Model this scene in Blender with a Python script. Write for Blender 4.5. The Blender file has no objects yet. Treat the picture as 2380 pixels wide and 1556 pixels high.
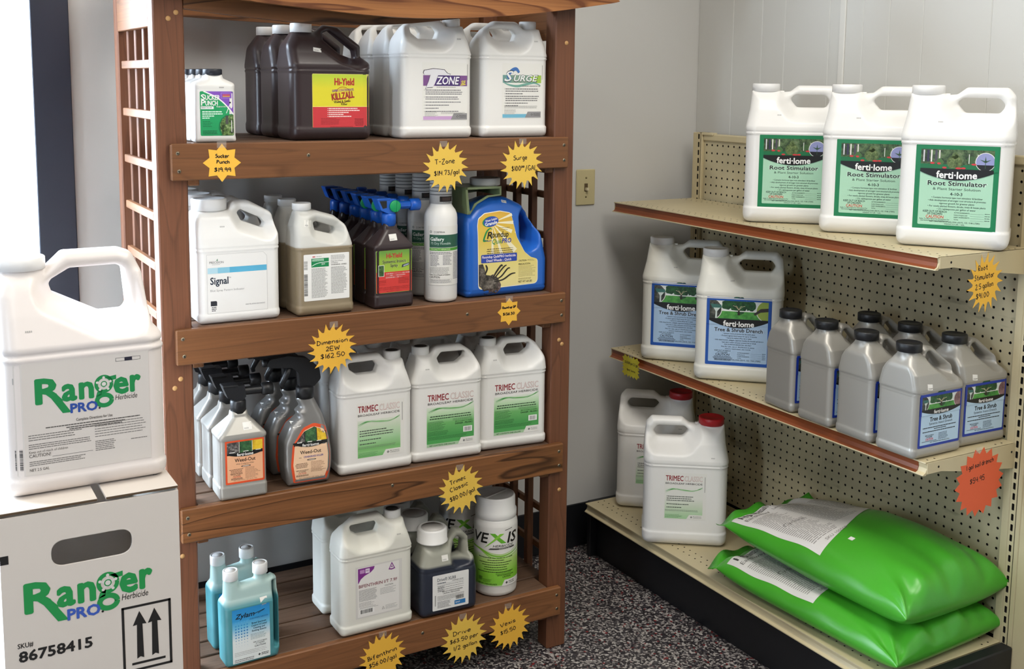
import bpy, bmesh, math, random
import numpy as np
from mathutils import Matrix, Vector

random.seed(7)
SC = bpy.context.scene
COL = SC.collection
PI = math.pi

# ------------------------------------------------------------------ camera
cam_d = bpy.data.cameras.new('camera')
cam = bpy.data.objects.new('camera', cam_d)
COL.objects.link(cam)
F_PX, PPY = 2607.987, 528.709
_p, _y, _r = math.radians(-7.3985), math.radians(29.7785), math.radians(.6086)
_F = Vector((math.sin(_y)*math.cos(_p), math.cos(_y)*math.cos(_p), math.sin(_p)))
_R = Vector((math.cos(_y), -math.sin(_y), 0.0))
_U = _R.cross(_F)
_R2 = math.cos(_r)*_R + math.sin(_r)*_U
_U2 = -math.sin(_r)*_R + math.cos(_r)*_U
cam.matrix_world = Matrix(((_R2.x, _U2.x, -_F.x, -.5444), (_R2.y, _U2.y, -_F.y, -2.3899),
                           (_R2.z, _U2.z, -_F.z, 1.5072), (0, 0, 0, 1)))
cam_d.sensor_width = 36
cam_d.sensor_fit = 'HORIZONTAL'
cam_d.lens = 36*F_PX/2380
cam_d.shift_x = 0
cam_d.shift_y = -(778-PPY)/2380
cam_d.clip_start = .05
SC.camera = cam

# ------------------------------------------------------------------ world, lamps, exposure
w = bpy.data.worlds.new('daylight')
SC.world = w
w.use_nodes = True
w.node_tree.nodes['Background'].inputs[0].default_value = (.70, .84, 1.0, 1)
w.node_tree.nodes['Background'].inputs[1].default_value = 46.0

def area_light(name, loc, sx, sy, watts, color, rot=(0, 0, 0)):
    d = bpy.data.lights.new(name, 'AREA')
    d.shape = 'RECTANGLE'
    d.size, d.size_y = sx, sy
    d.energy = watts
    d.color = color
    o = bpy.data.objects.new(name, d)
    o.location = loc
    o.rotation_euler = rot
    COL.objects.link(o)
    return o

WARM = (1.0, .955, .88)
for _x, _yy, _e in ((-1.0, -.9, 15), (.8, -.9, 23), (-1.0, -2.4, 19), (.8, -2.4, 27), (-1.0, -4.6, 8), (.8, -4.6, 10)):
    area_light('ceiling_lamp', (_x, _yy, 2.70), .55, 1.15, _e, WARM)
for _l, _r, _a, _b in (((-1.05, .62, 1.3), (-PI/2, 0, 0), 1.7, 2.1), ((-2.665, -1.85, 1.6), (PI/2, 0, -PI/2), .3, 1.2)):
    por = area_light('window_daylight_portal', _l, _a, _b, 1, (1, 1, 1), _r)
    por.data.cycles.is_portal = True

vs = SC.view_settings
vs.view_transform = 'Standard'
vs.look = 'None'
vs.gamma = 1
vs.use_curve_mapping = False
vs.exposure = 0.0

# ------------------------------------------------------------------ generic helpers
def lin(c):
    return tuple((x/12.92 if x <= .04045 else ((x+.055)/1.055)**2.4) for x in c)

def hexc(h):
    return lin(tuple(int(h[i:i+2], 16)/255 for i in (0, 2, 4)))

MATS = {}
def mat(name, col=None, rough=.5, metal=0.0, spec=.5, bump=0, bscale=60, alpha=None, coat=0, var=0.0, vscale=8):
    if name in MATS:
        return MATS[name]
    m = bpy.data.materials.new(name)
    m.use_nodes = True
    nt = m.node_tree
    b = nt.nodes['Principled BSDF']
    c = hexc(col) if isinstance(col, str) else col
    b.inputs['Base Color'].default_value = (*c, 1)
    b.inputs['Roughness'].default_value = rough
    b.inputs['Metallic'].default_value = metal
    b.inputs['Specular IOR Level'].default_value = spec
    if coat:
        b.inputs['Coat Weight'].default_value = coat
        b.inputs['Coat Roughness'].default_value = .1
    if var or bump:
        tc = nt.nodes.new('ShaderNodeTexCoord')
        if var:
            n = nt.nodes.new('ShaderNodeTexNoise')
            n.inputs['Scale'].default_value = vscale
            n.inputs['Detail'].default_value = 6
            nt.links.new(tc.outputs['Object'], n.inputs['Vector'])
            r = nt.nodes.new('ShaderNodeValToRGB')
            r.color_ramp.elements[0].position = .3
            r.color_ramp.elements[1].position = .75
            r.color_ramp.elements[0].color = (*[x*(1-var) for x in c], 1)
            r.color_ramp.elements[1].color = (*[min(1, x*(1+var*.4)) for x in c], 1)
            nt.links.new(n.outputs['Fac'], r.inputs[0])
            nt.links.new(r.outputs[0], b.inputs['Base Color'])
        if bump:
            n = nt.nodes.new('ShaderNodeTexNoise')
            n.inputs['Scale'].default_value = bscale
            n.inputs['Detail'].default_value = 4
            nt.links.new(tc.outputs['Object'], n.inputs['Vector'])
            bp = nt.nodes.new('ShaderNodeBump')
            bp.inputs['Strength'].default_value = bump
            bp.inputs['Distance'].default_value = .002
            nt.links.new(n.outputs['Fac'], bp.inputs['Height'])
            nt.links.new(bp.outputs[0], b.inputs['Normal'])
    MATS[name] = m
    return m

def ink(h, rough=.45):
    return mat('ink_'+h, h, rough)

def wood_mat(name, axis, light, dark, rough=.55, strong=.5):
    """stained timber: grain stretched along one axis, shifted per board"""
    if name in MATS:
        return MATS[name]
    m = bpy.data.materials.new(name)
    m.use_nodes = True
    nt = m.node_tree
    L = nt.links.new
    b = nt.nodes['Principled BSDF']
    b.inputs['Roughness'].default_value = rough
    b.inputs['Specular IOR Level'].default_value = .35
    tc = nt.nodes.new('ShaderNodeTexCoord')
    oi = nt.nodes.new('ShaderNodeObjectInfo')
    off = nt.nodes.new('ShaderNodeVectorMath'); off.operation = 'SCALE'
    off.inputs[0].default_value = (3.7, 5.1, 4.3)
    L(oi.outputs['Random'], off.inputs['Scale'])
    add = nt.nodes.new('ShaderNodeVectorMath'); add.operation = 'ADD'
    L(tc.outputs['Object'], add.inputs[0]); L(off.outputs[0], add.inputs[1])
    mp = nt.nodes.new('ShaderNodeMapping')
    s = [9, 9, 9]; s[axis] = .9
    mp.inputs['Scale'].default_value = s
    L(add.outputs[0], mp.inputs[0])
    # cathedral figure
    nz = nt.nodes.new('ShaderNodeTexNoise'); nz.inputs['Scale'].default_value = 1.3; nz.inputs['Detail'].default_value = 2
    L(mp.outputs[0], nz.inputs['Vector'])
    ml = nt.nodes.new('ShaderNodeMath'); ml.operation = 'MULTIPLY'; ml.inputs[1].default_value = 9
    L(nz.outputs['Fac'], ml.inputs[0])
    fr = nt.nodes.new('ShaderNodeMath'); fr.operation = 'FRACT'
    L(ml.outputs[0], fr.inputs[0])
    rr = nt.nodes.new('ShaderNodeValToRGB')
    cr = rr.color_ramp
    cr.elements[0].position = 0; cr.elements[0].color = (0, 0, 0, 1)
    cr.elements[1].position = 1; cr.elements[1].color = (0, 0, 0, 1)
    e = cr.elements.new(.78); e.color = (.35, .35, .35, 1)
    e = cr.elements.new(.9); e.color = (1, 1, 1, 1)
    L(fr.outputs[0], rr.inputs[0])
    # fine fibres
    mp2 = nt.nodes.new('ShaderNodeMapping')
    s2 = [260, 260, 260]; s2[axis] = 6
    mp2.inputs['Scale'].default_value = s2
    L(add.outputs[0], mp2.inputs[0])
    n2 = nt.nodes.new('ShaderNodeTexNoise'); n2.inputs['Scale'].default_value = 1; n2.inputs['Detail'].default_value = 3
    L(mp2.outputs[0], n2.inputs['Vector'])
    mx = nt.nodes.new('ShaderNodeMath'); mx.operation = 'MULTIPLY'; mx.inputs[1].default_value = strong
    L(rr.outputs[0], mx.inputs[0])
    n2s = nt.nodes.new('ShaderNodeMath'); n2s.operation = 'MULTIPLY'; n2s.inputs[1].default_value = .55
    L(n2.outputs['Fac'], n2s.inputs[0])
    sm = nt.nodes.new('ShaderNodeMath'); sm.operation = 'ADD'; sm.use_clamp = True
    L(mx.outputs[0], sm.inputs[0]); L(n2s.outputs[0], sm.inputs[1])
    rp = nt.nodes.new('ShaderNodeValToRGB')
    rp.color_ramp.elements[0].color = (*hexc(light), 1); rp.color_ramp.elements[0].position = .1
    rp.color_ramp.elements[1].color = (*hexc(dark), 1); rp.color_ramp.elements[1].position = .95
    L(sm.outputs[0], rp.inputs[0])
    hs = nt.nodes.new('ShaderNodeHueSaturation')
    vr = nt.nodes.new('ShaderNodeMapRange'); vr.inputs['To Min'].default_value = .85; vr.inputs['To Max'].default_value = 1.15
    L(oi.outputs['Random'], vr.inputs['Value']); L(vr.outputs[0], hs.inputs['Value'])
    L(rp.outputs[0], hs.inputs['Color'])
    L(hs.outputs[0], b.inputs['Base Color'])
    bp = nt.nodes.new('ShaderNodeBump'); bp.inputs['Strength'].default_value = .15; bp.inputs['Distance'].default_value = .001
    L(n2.outputs['Fac'], bp.inputs['Height']); L(bp.outputs[0], b.inputs['Normal'])
    MATS[name] = m
    return m

class MB:
    """collects geometry for ONE mesh; faces carry a material slot"""
    def __init__(s):
        s.v, s.f, s.m, s.mats, s.sm = [], [], [], [], []
    def slot(s, m):
        if m not in s.mats:
            s.mats.append(m)
        return s.mats.index(m)
    def add(s, V, Fc, m, smooth=False):
        o = len(s.v); k = s.slot(m)
        s.v.extend([tuple(map(float, p)) for p in V])
        for f in Fc:
            s.f.append(tuple(i+o for i in f)); s.m.append(k); s.sm.append(smooth)
    def box(s, x0, y0, z0, x1, y1, z1, m, bev=0.0):
        bm = bmesh.new()
        bmesh.ops.create_cube(bm, size=1)
        for v in bm.verts:
            v.co = Vector(((x0+x1)/2+v.co.x*(x1-x0), (y0+y1)/2+v.co.y*(y1-y0), (z0+z1)/2+v.co.z*(z1-z0)))
        if bev:
            bmesh.ops.bevel(bm, geom=bm.edges[:], offset=bev, segments=1, affect='EDGES', profile=.5)
        s.bm(bm, m); bm.free()
    def bm(s, bm, m, smooth=False):
        bm.verts.index_update()
        s.add([v.co[:] for v in bm.verts], [[v.index for v in f.verts] for f in bm.faces], m, smooth)
    def prism(s, pts, axis, a0, a1, m, smooth=False):
        """polygon pts in the two other axes, extruded along axis"""
        n = len(pts)
        def P(p, a):
            q = list(p); q.insert(axis, a); return q
        V = [P(p, a0) for p in pts]+[P(p, a1) for p in pts]
        Fs = [(i, (i+1) % n, n+(i+1) % n, n+i) for i in range(n)]
        s.add(V, Fs, m, smooth)
        s.add(V, [tuple(range(n))[::-1], tuple(range(n, 2*n))], m)
    def lathe(s, prof, m, n=40, cx=0, cy=0, ribs=0, rd=0.0, rz=None, smooth=True, axis=2, base=0.0):
        V, Fs = [], []
        for r, z in prof:
            for k in range(n):
                a = 2*PI*k/n
                q = r
                if ribs and (rz is None or rz[0] <= z <= rz[1]):
                    q = r-rd*(.5-.5*math.cos(ribs*a))
                V.append((cx+q*math.cos(a), cy+q*math.sin(a), z+base))
        for j in range(len(prof)-1):
            for k in range(n):
                Fs.append((j*n+k, j*n+(k+1) % n, (j+1)*n+(k+1) % n, (j+1)*n+k))
        if axis == 0:
            V = [(p[2], p[0], p[1]) for p in V]
        if axis == 1:
            V = [(p[0], p[2], p[1]) for p in V]
        s.add(V, Fs, m, smooth)
    def tube(s, pts, r, m, n=12):
        V, Fs = [], []
        pts = [Vector(p) for p in pts]
        up = Vector((0, 1, 0))
        for i, p in enumerate(pts):
            t = (pts[min(i+1, len(pts)-1)]-pts[max(i-1, 0)]).normalized()
            a = t.cross(up).normalized() if abs(t.dot(up)) < .95 else t.cross(Vector((1, 0, 0))).normalized()
            bb = t.cross(a)
            rr = r[i] if isinstance(r, (list, tuple)) else r
            for k in range(n):
                an = 2*PI*k/n
                V.append(p+a*rr*math.cos(an)+bb*rr*math.sin(an))
        for j in range(len(pts)-1):
            for k in range(n):
                Fs.append((j*n+k, j*n+(k+1) % n, (j+1)*n+(k+1) % n, (j+1)*n+k))
        Fs.append(tuple(range(n))); Fs.append(tuple(range((len(pts)-1)*n, len(pts)*n))[::-1])
        s.add(V, Fs, m, True)
    def mesh(s, name, fix=True):
        me = bpy.data.meshes.new(name)
        me.from_pydata(s.v, [], s.f)
        for m in s.mats:
            me.materials.append(m)
        me.polygons.foreach_set('material_index', s.m)
        me.polygons.foreach_set('use_smooth', s.sm)
        if fix:
            bm = bmesh.new(); bm.from_mesh(me)
            bmesh.ops.recalc_face_normals(bm, faces=bm.faces[:])
            bm.to_mesh(me); bm.free()
        me.update()
        return me
    def build(s, name, parent=None, fix=True):
        return obj(name, s.mesh(name, fix), parent)

def obj(name, me, parent=None, m=None):
    o = bpy.data.objects.new(name, me)
    COL.objects.link(o)
    if m is not None:
        me.materials.append(m)
    if parent is not None:
        o.parent = parent
    return o

def tag(o, label, cat, group=None):
    o['label'] = label; o['category'] = cat
    if group:
        o['group'] = group
    return o

def thing(name, label, cat, loc=(0, 0, 0), rz=0.0, group=None):
    o = bpy.data.objects.new(name, None)
    COL.objects.link(o)
    o.empty_display_size = .05
    o.location = loc
    o.rotation_euler = (0, 0, math.radians(rz))
    return tag(o, label, cat, group)

def dup(root, label, loc, rz, skip=()):
    r = root.copy(); COL.objects.link(r)
    r.location = loc; r.rotation_euler = (0, 0, math.radians(rz)); r['label'] = label
    for ch in list(root.children):
        if ch.name.split('.')[0] in skip:
            continue
        c = ch.copy(); COL.objects.link(c); c.parent = r
        for g in list(ch.children):
            d = g.copy(); COL.objects.link(d); d.parent = c
    return r

def structure(o):
    o['kind'] = 'structure'
    return o
# ------------------------------------------------------------------ blow-moulded shapes: distance field -> mesh
def fillet(pts, n=5):
    out = []
    N = len(pts)
    for i in range(N):
        p0, p1, p2 = (np.array(pts[(i-1) % N][:2]), np.array(pts[i][:2]), np.array(pts[(i+1) % N][:2]))
        r = pts[i][2] if len(pts[i]) > 2 else .006
        a, b = p0-p1, p2-p1
        la, lb = np.linalg.norm(a), np.linalg.norm(b)
        a, b = a/la, b/lb
        cosang = np.clip(a @ b, -1, 1)
        ang = math.acos(cosang)
        if r <= 1e-5 or ang > math.radians(172):
            out.append(tuple(p1)); continue
        t = min(r/math.tan(ang/2), la*.48, lb*.48)
        s, e = p1+a*t, p1+b*t
        for k in range(n+1):
            u = k/n
            out.append(tuple((1-u)**2*s+2*u*(1-u)*p1+u*u*e))
    return out

def sd_poly(x, z, P):
    P = np.asarray(P)
    d = np.full(np.broadcast(x, z).shape, 1e9)
    sg = np.ones(d.shape)
    N = len(P)
    for i in range(N):
        a, b = P[i], P[i-1]
        ex, ez = b[0]-a[0], b[1]-a[1]
        wx, wz = x-a[0], z-a[1]
        t = np.clip((wx*ex+wz*ez)/(ex*ex+ez*ez+1e-12), 0, 1)
        dx, dz = wx-ex*t, wz-ez*t
        d = np.minimum(d, dx*dx+dz*dz)
        c1 = z >= a[1]; c2 = z < b[1]; c3 = ex*wz > ez*wx
        fl = (c1 & c2 & c3) | (~c1 & ~c2 & ~c3)
        sg = np.where(fl, -sg, sg)
    return sg*np.sqrt(d)

def smin(a, b, k):
    h = np.clip(.5+.5*(b-a)/k, 0, 1)
    return b+(a-b)*h-k*h*(1-h)

def sstep(a, b, x):
    t = np.clip((x-a)/(b-a), 0, 1)
    return t*t*(3-2*t)

def jug_field(outline, depth, re=.018, hole=None, ht=.017, scoop=.035, neck=None, grooves=(), recess=None, rdep=.0014, hr=.006, extra=None):
    P = fillet(outline)
    H = fillet(hole) if hole else None
    dz = [d[0] for d in depth]; dh = [d[1] for d in depth]
    def f(x, y, z):
        d2 = sd_poly(x, z, P)
        hy = np.interp(z, dz, dh)
        g = 0*z
        for z0, gd, gw in grooves:
            g = g+gd*np.exp(-((z-z0)/gw)**2)
        if recess:
            g = g+rdep*(sstep(recess[0]-.003, recess[0]+.003, z)-sstep(recess[1]-.003, recess[1]+.003, z))
        hy = hy+0*d2
        dhole = None
        if H is not None:
            dhole = sd_poly(x, z, H)
            t = sstep(-.002, scoop, dhole)
            hy = np.minimum(hy, ht+(hy-ht)*t)
        d2 = d2+g; hy = hy-g
        r = np.minimum(re, hy*.95)
        q1 = d2+r
        q2 = np.abs(y)-hy+r
        d = np.minimum(np.maximum(q1, q2), 0)+np.hypot(np.maximum(q1, 0), np.maximum(q2, 0))-r
        if dhole is not None:
            d = -smin(-d, dhole+0*d, hr)
        if neck:
            for nx, nr, z0, z1 in neck:
                c = np.maximum(np.hypot(x-nx, y)-nr, np.maximum(z0-z, z-z1)+0*d)
                d = smin(d, c, .006)
        if extra:
            d = extra(x, y, z, d)
        return d
    return f

def surf_net(f, lo, hi, h):
    ax = [np.arange(lo[i], hi[i]+h, h) for i in range(3)]
    X, Y, Z = ax[0][:, None, None], ax[1][None, :, None], ax[2][None, None, :]
    V = f(X, Y, Z)
    V = V+np.zeros((len(ax[0]), len(ax[1]), len(ax[2])))
    S = V < 0
    n0, n1, n2 = V.shape
    cnt = np.zeros((n0-1, n1-1, n2-1), int)
    offs = [(i, j, k) for i in (0, 1) for j in (0, 1) for k in (0, 1)]
    for i, j, k in offs:
        cnt += S[i:n0-1+i, j:n1-1+j, k:n2-1+k]
    act = (cnt > 0) & (cnt < 8)
    idx = np.argwhere(act)
    ids = np.full(act.shape, -1, int); ids[act] = np.arange(len(idx))
    acc = np.zeros((len(idx), 3)); num = np.zeros(len(idx))
    for a in offs:
        for axis in range(3):
            if a[axis]:
                continue
            b = list(a); b[axis] = 1
            va = V[idx[:, 0]+a[0], idx[:, 1]+a[1], idx[:, 2]+a[2]]
            vb = V[idx[:, 0]+b[0], idx[:, 1]+b[1], idx[:, 2]+b[2]]
            c = (va < 0) != (vb < 0)
            t = np.where(c, va/np.where(c, va-vb, 1), 0)
            p = np.tile(np.array(a, float), (len(idx), 1)); p[:, axis] += t
            acc += p*c[:, None]; num += c
    p = (idx+acc/num[:, None])*h+np.array(lo)
    e = h*.25
    for _ in range(2):
        x, y, z = p.T
        d = f(x, y, z)
        gx = (f(x+e, y, z)-f(x-e, y, z)); gy = (f(x, y+e, z)-f(x, y-e, z)); gz = (f(x, y, z+e)-f(x, y, z-e))
        g = np.stack([gx, gy, gz], 1)/(2*e)
        st = d[:, None]*g/np.maximum((g*g).sum(1), .05)[:, None]
        ln = np.linalg.norm(st, axis=1, keepdims=True)
        p = p-st*np.minimum(1, h*.6/np.maximum(ln, 1e-9))
    quads = []
    for axis in range(3):
        sl0 = [slice(None)]*3; sl1 = [slice(None)]*3
        sl0[axis] = slice(0, -1); sl1[axis] = slice(1, None)
        A, B = S[tuple(sl0)], S[tuple(sl1)]
        e_ = np.argwhere(A != B)
        u, v = (axis+1) % 3, (axis+2) % 3
        ok = (e_[:, u] > 0) & (e_[:, v] > 0) & (e_[:, u] < V.shape[u]-1) & (e_[:, v] < V.shape[v]-1)
        e_ = e_[ok]
        flip = A[tuple(e_.T)]
        q = []
        for du, dv in ((-1, -1), (0, -1), (0, 0), (-1, 0)):
            c = e_.copy(); c[:, u] += du; c[:, v] += dv
            q.append(ids[tuple(c.T)])
        q = np.stack(q, 1)
        q[~flip] = q[~flip][:, ::-1]
        quads.append(q)
    return p, np.concatenate(quads)

def np_mesh(name, V, Q, m=None, smooth=True):
    me = bpy.data.meshes.new(name)
    me.vertices.add(len(V)); me.vertices.foreach_set('co', np.asarray(V, np.float32).ravel())
    nl = Q.size
    me.loops.add(nl); me.loops.foreach_set('vertex_index', np.asarray(Q, np.int32).ravel())
    k = Q.shape[1]
    me.polygons.add(len(Q))
    me.polygons.foreach_set('loop_start', np.arange(0, nl, k, dtype=np.int32))
    try:
        me.polygons.foreach_set('loop_total', np.full(len(Q), k, np.int32))
    except Exception:
        pass
    me.polygons.foreach_set('use_smooth', np.full(len(Q), smooth))
    me.update(calc_edges=True)
    me.validate()
    if m is not None:
        me.materials.append(m)
    return me

class Shape:
    """a moulded body: field + mesh, optionally mirrored left to right"""
    def __init__(s, name, f, lo, hi, h=.0028):
        s.f = f
        s.V, s.Q = surf_net(f, lo, hi, h)
        s.name = name
        s.mirror = False
    def mirrored(s):
        o = object.__new__(Shape)
        g = s.f
        o.f = lambda x, y, z: g(-x, y, z)
        o.V = s.V*np.array([-1, 1, 1]); o.Q = s.Q[:, ::-1]; o.name = s.name
        return o
    def mesh(s, m):
        return np_mesh(s.name, s.V, s.Q, m)
    def front(s, x, z, y0=-.16):
        """depth of the front skin at (x, z)"""
        x = np.asarray(x, float); z = np.asarray(z, float)
        y = np.full(x.shape, y0)
        for _ in range(26):
            y = y+np.clip(s.f(x, y, z), -.02, .03)*.92
        return np.minimum(y, 0)
# ------------------------------------------------------------------ flat print: labels, lettering
_TX = {}
def text_geo(s, bold=0.0, shear=0.0):
    k = (s, bold, shear)
    if k in _TX:
        return _TX[k]
    cu = bpy.data.curves.new('lettering', 'FONT')
    cu.body = s; cu.size = 1; cu.offset = bold; cu.shear = shear; cu.resolution_u = 2
    o = bpy.data.objects.new('lettering', cu)
    me = o.to_mesh()
    V = np.array([v.co[:2] for v in me.vertices]) if len(me.vertices) else np.zeros((0, 2))
    Fs = [tuple(p.vertices) for p in me.polygons]
    o.to_mesh_clear()
    bpy.data.objects.remove(o); bpy.data.curves.remove(cu)
    if len(V):
        V[:, 0] -= V[:, 0].min()
        V = V/.70          # cap height of the built-in face -> 1
    _TX[k] = (V, Fs)
    return _TX[k]

class Label:
    """print on a skin; coordinates in millimetres from the lower left corner of the label"""
    STEP = .00011
    def __init__(s, w, h, curl=0):
        s.w, s.h, s.curl = w, h, curl
        s.v, s.f, s.m, s.mats, s.z = [], [], [], [], []
        s.rnd = random.Random(int(w*31+h*17))
    def _add(s, V, Fs, m, z):
        if s.curl:
            # cut into narrow strips so that the print wraps around a cylinder
            bm = bmesh.new()
            vs = [bm.verts.new((float(a), float(b), 0)) for a, b in V]
            for f in Fs:
                try: bm.faces.new([vs[i] for i in f])
                except ValueError: pass
            us = [float(p[0]) for p in V]
            c = math.floor(min(us)/s.curl)*s.curl+s.curl
            while c < max(us)-.05:
                bmesh.ops.bisect_plane(bm, geom=bm.verts[:]+bm.edges[:]+bm.faces[:], plane_co=(c, 0, 0), plane_no=(1, 0, 0))
                c += s.curl
            bm.verts.index_update()
            V = [v.co[:2] for v in bm.verts]; Fs = [[v.index for v in f.verts] for f in bm.faces]
            bm.free()
        o = len(s.v)
        s.v.extend([(float(a), float(b)) for a, b in V]); s.z.extend([z]*len(V))
        if m not in s.mats:
            s.mats.append(m)
        k = s.mats.index(m)
        for f in Fs:
            s.f.append(tuple(i+o for i in f)); s.m.append(k)
    def rect(s, u0, v0, u1, v1, m, z=1, step=9.0):
        nu = max(1, int(math.ceil(abs(u1-u0)/step))); nv = max(1, int(math.ceil(abs(v1-v0)/(step*3))))
        V = [(u0+(u1-u0)*i/nu, v0+(v1-v0)*j/nv) for j in range(nv+1) for i in range(nu+1)]
        Fs = [(j*(nu+1)+i, j*(nu+1)+i+1, (j+1)*(nu+1)+i+1, (j+1)*(nu+1)+i) for j in range(nv) for i in range(nu)]
        s._add(V, Fs, m, z)
    def rrect(s, u0, v0, u1, v1, r, m, z=1):
        s.poly(fillet([(u0, v0, r), (u1, v0, r), (u1, v1, r), (u0, v1, r)]), m, z)
    def poly(s, pts, m, z=1):
        bm = bmesh.new()
        vs = [bm.verts.new((p[0], p[1], 0)) for p in pts]
        bm.faces.new(vs)
        # slice into strips so that the print can follow a curved skin
        us = [p[0] for p in pts]
        c = math.floor(min(us)/12)*12+12
        while c < max(us)-.5:
            bmesh.ops.bisect_plane(bm, geom=bm.verts[:]+bm.edges[:]+bm.faces[:], plane_co=(c, 0, 0), plane_no=(1, 0, 0))
            c += 12
        vs_ = [p[1] for p in pts]
        c = math.floor(min(vs_)/16)*16+16
        while c < max(vs_)-.5:
            bmesh.ops.bisect_plane(bm, geom=bm.verts[:]+bm.edges[:]+bm.faces[:], plane_co=(0, c, 0), plane_no=(0, 1, 0))
            c += 16
        bmesh.ops.triangulate(bm, faces=bm.faces[:])
        bm.verts.index_update()
        s._add([v.co[:2] for v in bm.verts], [[v.index for v in f.verts] for f in bm.faces], m, z)
        bm.free()
    def circ(s, cu, cv, r, m, z=1, rv=None, n=24, a0=0, a1=2*PI, lo=-1e9, hi=1e9):
        rv = rv or r
        if lo > -1e8 or hi < 1e8:
            P = [(min(max(cu+r*math.cos(a0+(a1-a0)*k/48), lo), hi), cv+rv*math.sin(a0+(a1-a0)*k/48)) for k in range(48)]
            s.poly(P, m, z); return
        s.poly([(cu+r*math.cos(a0+(a1-a0)*k/n), cv+rv*math.sin(a0+(a1-a0)*k/n)) for k in range(n + (1 if a1-a0 < 6.2 else 0))], m, z)
    def line(s, pts, wd, m, z=2):
        V, Fs = ribbon(pts, wd)
        s._add(V, Fs, m, z)
    def text(s, t, u, v, h, m, w=None, align='l', bold=0.0, shear=0.0, z=3, rot=0.0, arch=0.0):
        heavy = bold > .009
        V, Fs = text_geo(t, 0.0 if heavy or bold > 0 else bold, shear)
        if not len(V):
            return
        V = V.copy()
        tw = V[:, 0].max()
        sx = (w/tw) if w else h
        if heavy:
            e = bold*.92*h
            sx *= max(.5, 1-2*e/max(tw*sx, 1e-6))
        V[:, 0] *= sx; V[:, 1] *= h
        tw *= sx
        if arch:
            V[:, 1] += arch*((V[:, 0]-tw/2)/(tw/2))**2
        V[:, 0] -= {'l': 0, 'c': tw/2, 'r': tw}[align]
        if rot:
            c, sn = math.cos(math.radians(rot)), math.sin(math.radians(rot))
            V = np.stack([V[:, 0]*c-V[:, 1]*sn, V[:, 0]*sn+V[:, 1]*c], 1)
        V += np.array([u, v])
        if heavy:
            # heavy faces are struck several times around a small circle
            n = 10 if h > 9 else (6 if h > 4 else 3)
            for k in range(n):
                a = 2*PI*k/n+.3
                s._add(V+np.array([e+e*math.cos(a), e*math.sin(a)]), Fs, m, z+.05*k)
        else:
            s._add(V, Fs, m, z)
    def fine(s, u0, u1, v, n, pitch, m, th=None, ragged=.25, align='l', z=2, wl=(2.2, 7)):
        """blocks of print too small to read: word-long dashes"""
        th = th or pitch*.42
        for k in range(n):
            L = (u1-u0)*(1-s.rnd.random()*ragged)
            a = u0 if align == 'l' else (u0+u1)/2-L/2
            e = a+L
            y = v-k*pitch
            while a < e-1:
                b = min(e, a+s.rnd.uniform(*wl))
                s.rect(a, y-th, b, y, m, z, step=50)
                a = b+max(.55, min(1.0, pitch*.16))
    def bars(s, u0, v0, u1, v1, m, horizontal=False, z=3):
        a, e = (v0, v1) if horizontal else (u0, u1)
        while a < e:
            b = min(e, a+s.rnd.choice((.35, .35, .7, 1.0))*max(.8, (e-(v0 if horizontal else u0))/24))
            if horizontal:
                s.rect(u0, a, u1, b, m, z, step=50)
            else:
                s.rect(a, v0, b, v1, m, z, step=50)
            a = b+s.rnd.choice((.4, .6, .9))
    def build(s, name, parent, fmap, lift=.0004):
        A = np.array(s.v)/1000.0; z = np.array(s.z)
        P = fmap(A[:, 0], A[:, 1], lift+z*Label.STEP)
        me = bpy.data.meshes.new(name)
        me.from_pydata([tuple(p) for p in P], [], s.f)
        for m in s.mats:
            me.materials.append(m)
        me.polygons.foreach_set('material_index', s.m)
        me.update()
        return obj(name, me, parent)

def on_front(shape, cx, z0, w, flat=True):
    """label map: projected on the front of a moulded body, w = label width in mm;
    flat: the skin is straight upwards, so the paper bridges the mould steps"""
    def f(u, v, off):
        x = cx-w/2000.0+u; zz = z0+v
        if flat and v.max()-v.min() > .03:
            y = shape.front(x, np.clip(zz, zz.min()+.3*(v.max()-v.min()), zz.min()+.5*(v.max()-v.min())))
        else:
            y = shape.front(x, zz)
        return np.stack([x, y-off, zz], 1)
    return f

def on_round(r, z0, w, a0=0.0, cx=0.0, cy=0.0):
    def f(u, v, off):
        a = (u-w/2000.0)/r+a0
        rr = r+off
        return np.stack([cx+rr*np.sin(a), cy-rr*np.cos(a), z0+v], 1)
    return f

def on_plane(o, ux, uz, n):
    o, ux, uz, n = map(np.array, (o, ux, uz, n))
    def f(u, v, off):
        return o+u[:, None]*ux+v[:, None]*uz+off[:, None]*n
    return f

def ribbon(pts, wd):
    P = np.array(pts, float)
    n = len(P)
    V, Fs = [], []
    for i in range(n):
        t = P[min(i+1, n-1)]-P[max(i-1, 0)]
        t = t/(np.linalg.norm(t)+1e-9)
        nn = np.array([-t[1], t[0]])
        ww = wd[i] if isinstance(wd, (list, tuple)) else wd
        V += [P[i]+nn*ww/2, P[i]-nn*ww/2]
    for i in range(n-1):
        Fs.append((2*i, 2*i+1, 2*i+3, 2*i+2))
    return V, Fs

def smooth_line(pts, n=5):
    P = [np.array(p, float) for p in pts]
    if len(P) < 3:
        return P
    out = []
    for i in range(len(P)-1):
        p0 = P[max(i-1, 0)]; p1 = P[i]; p2 = P[i+1]; p3 = P[min(i+2, len(P)-1)]
        for k in range(n):
            t = k/n
            out.append(.5*((2*p1)+(-p0+p2)*t+(2*p0-5*p1+4*p2-p3)*t*t+(-p0+3*p1-3*p2+p3)*t**3))
    out.append(P[-1])
    return out

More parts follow.
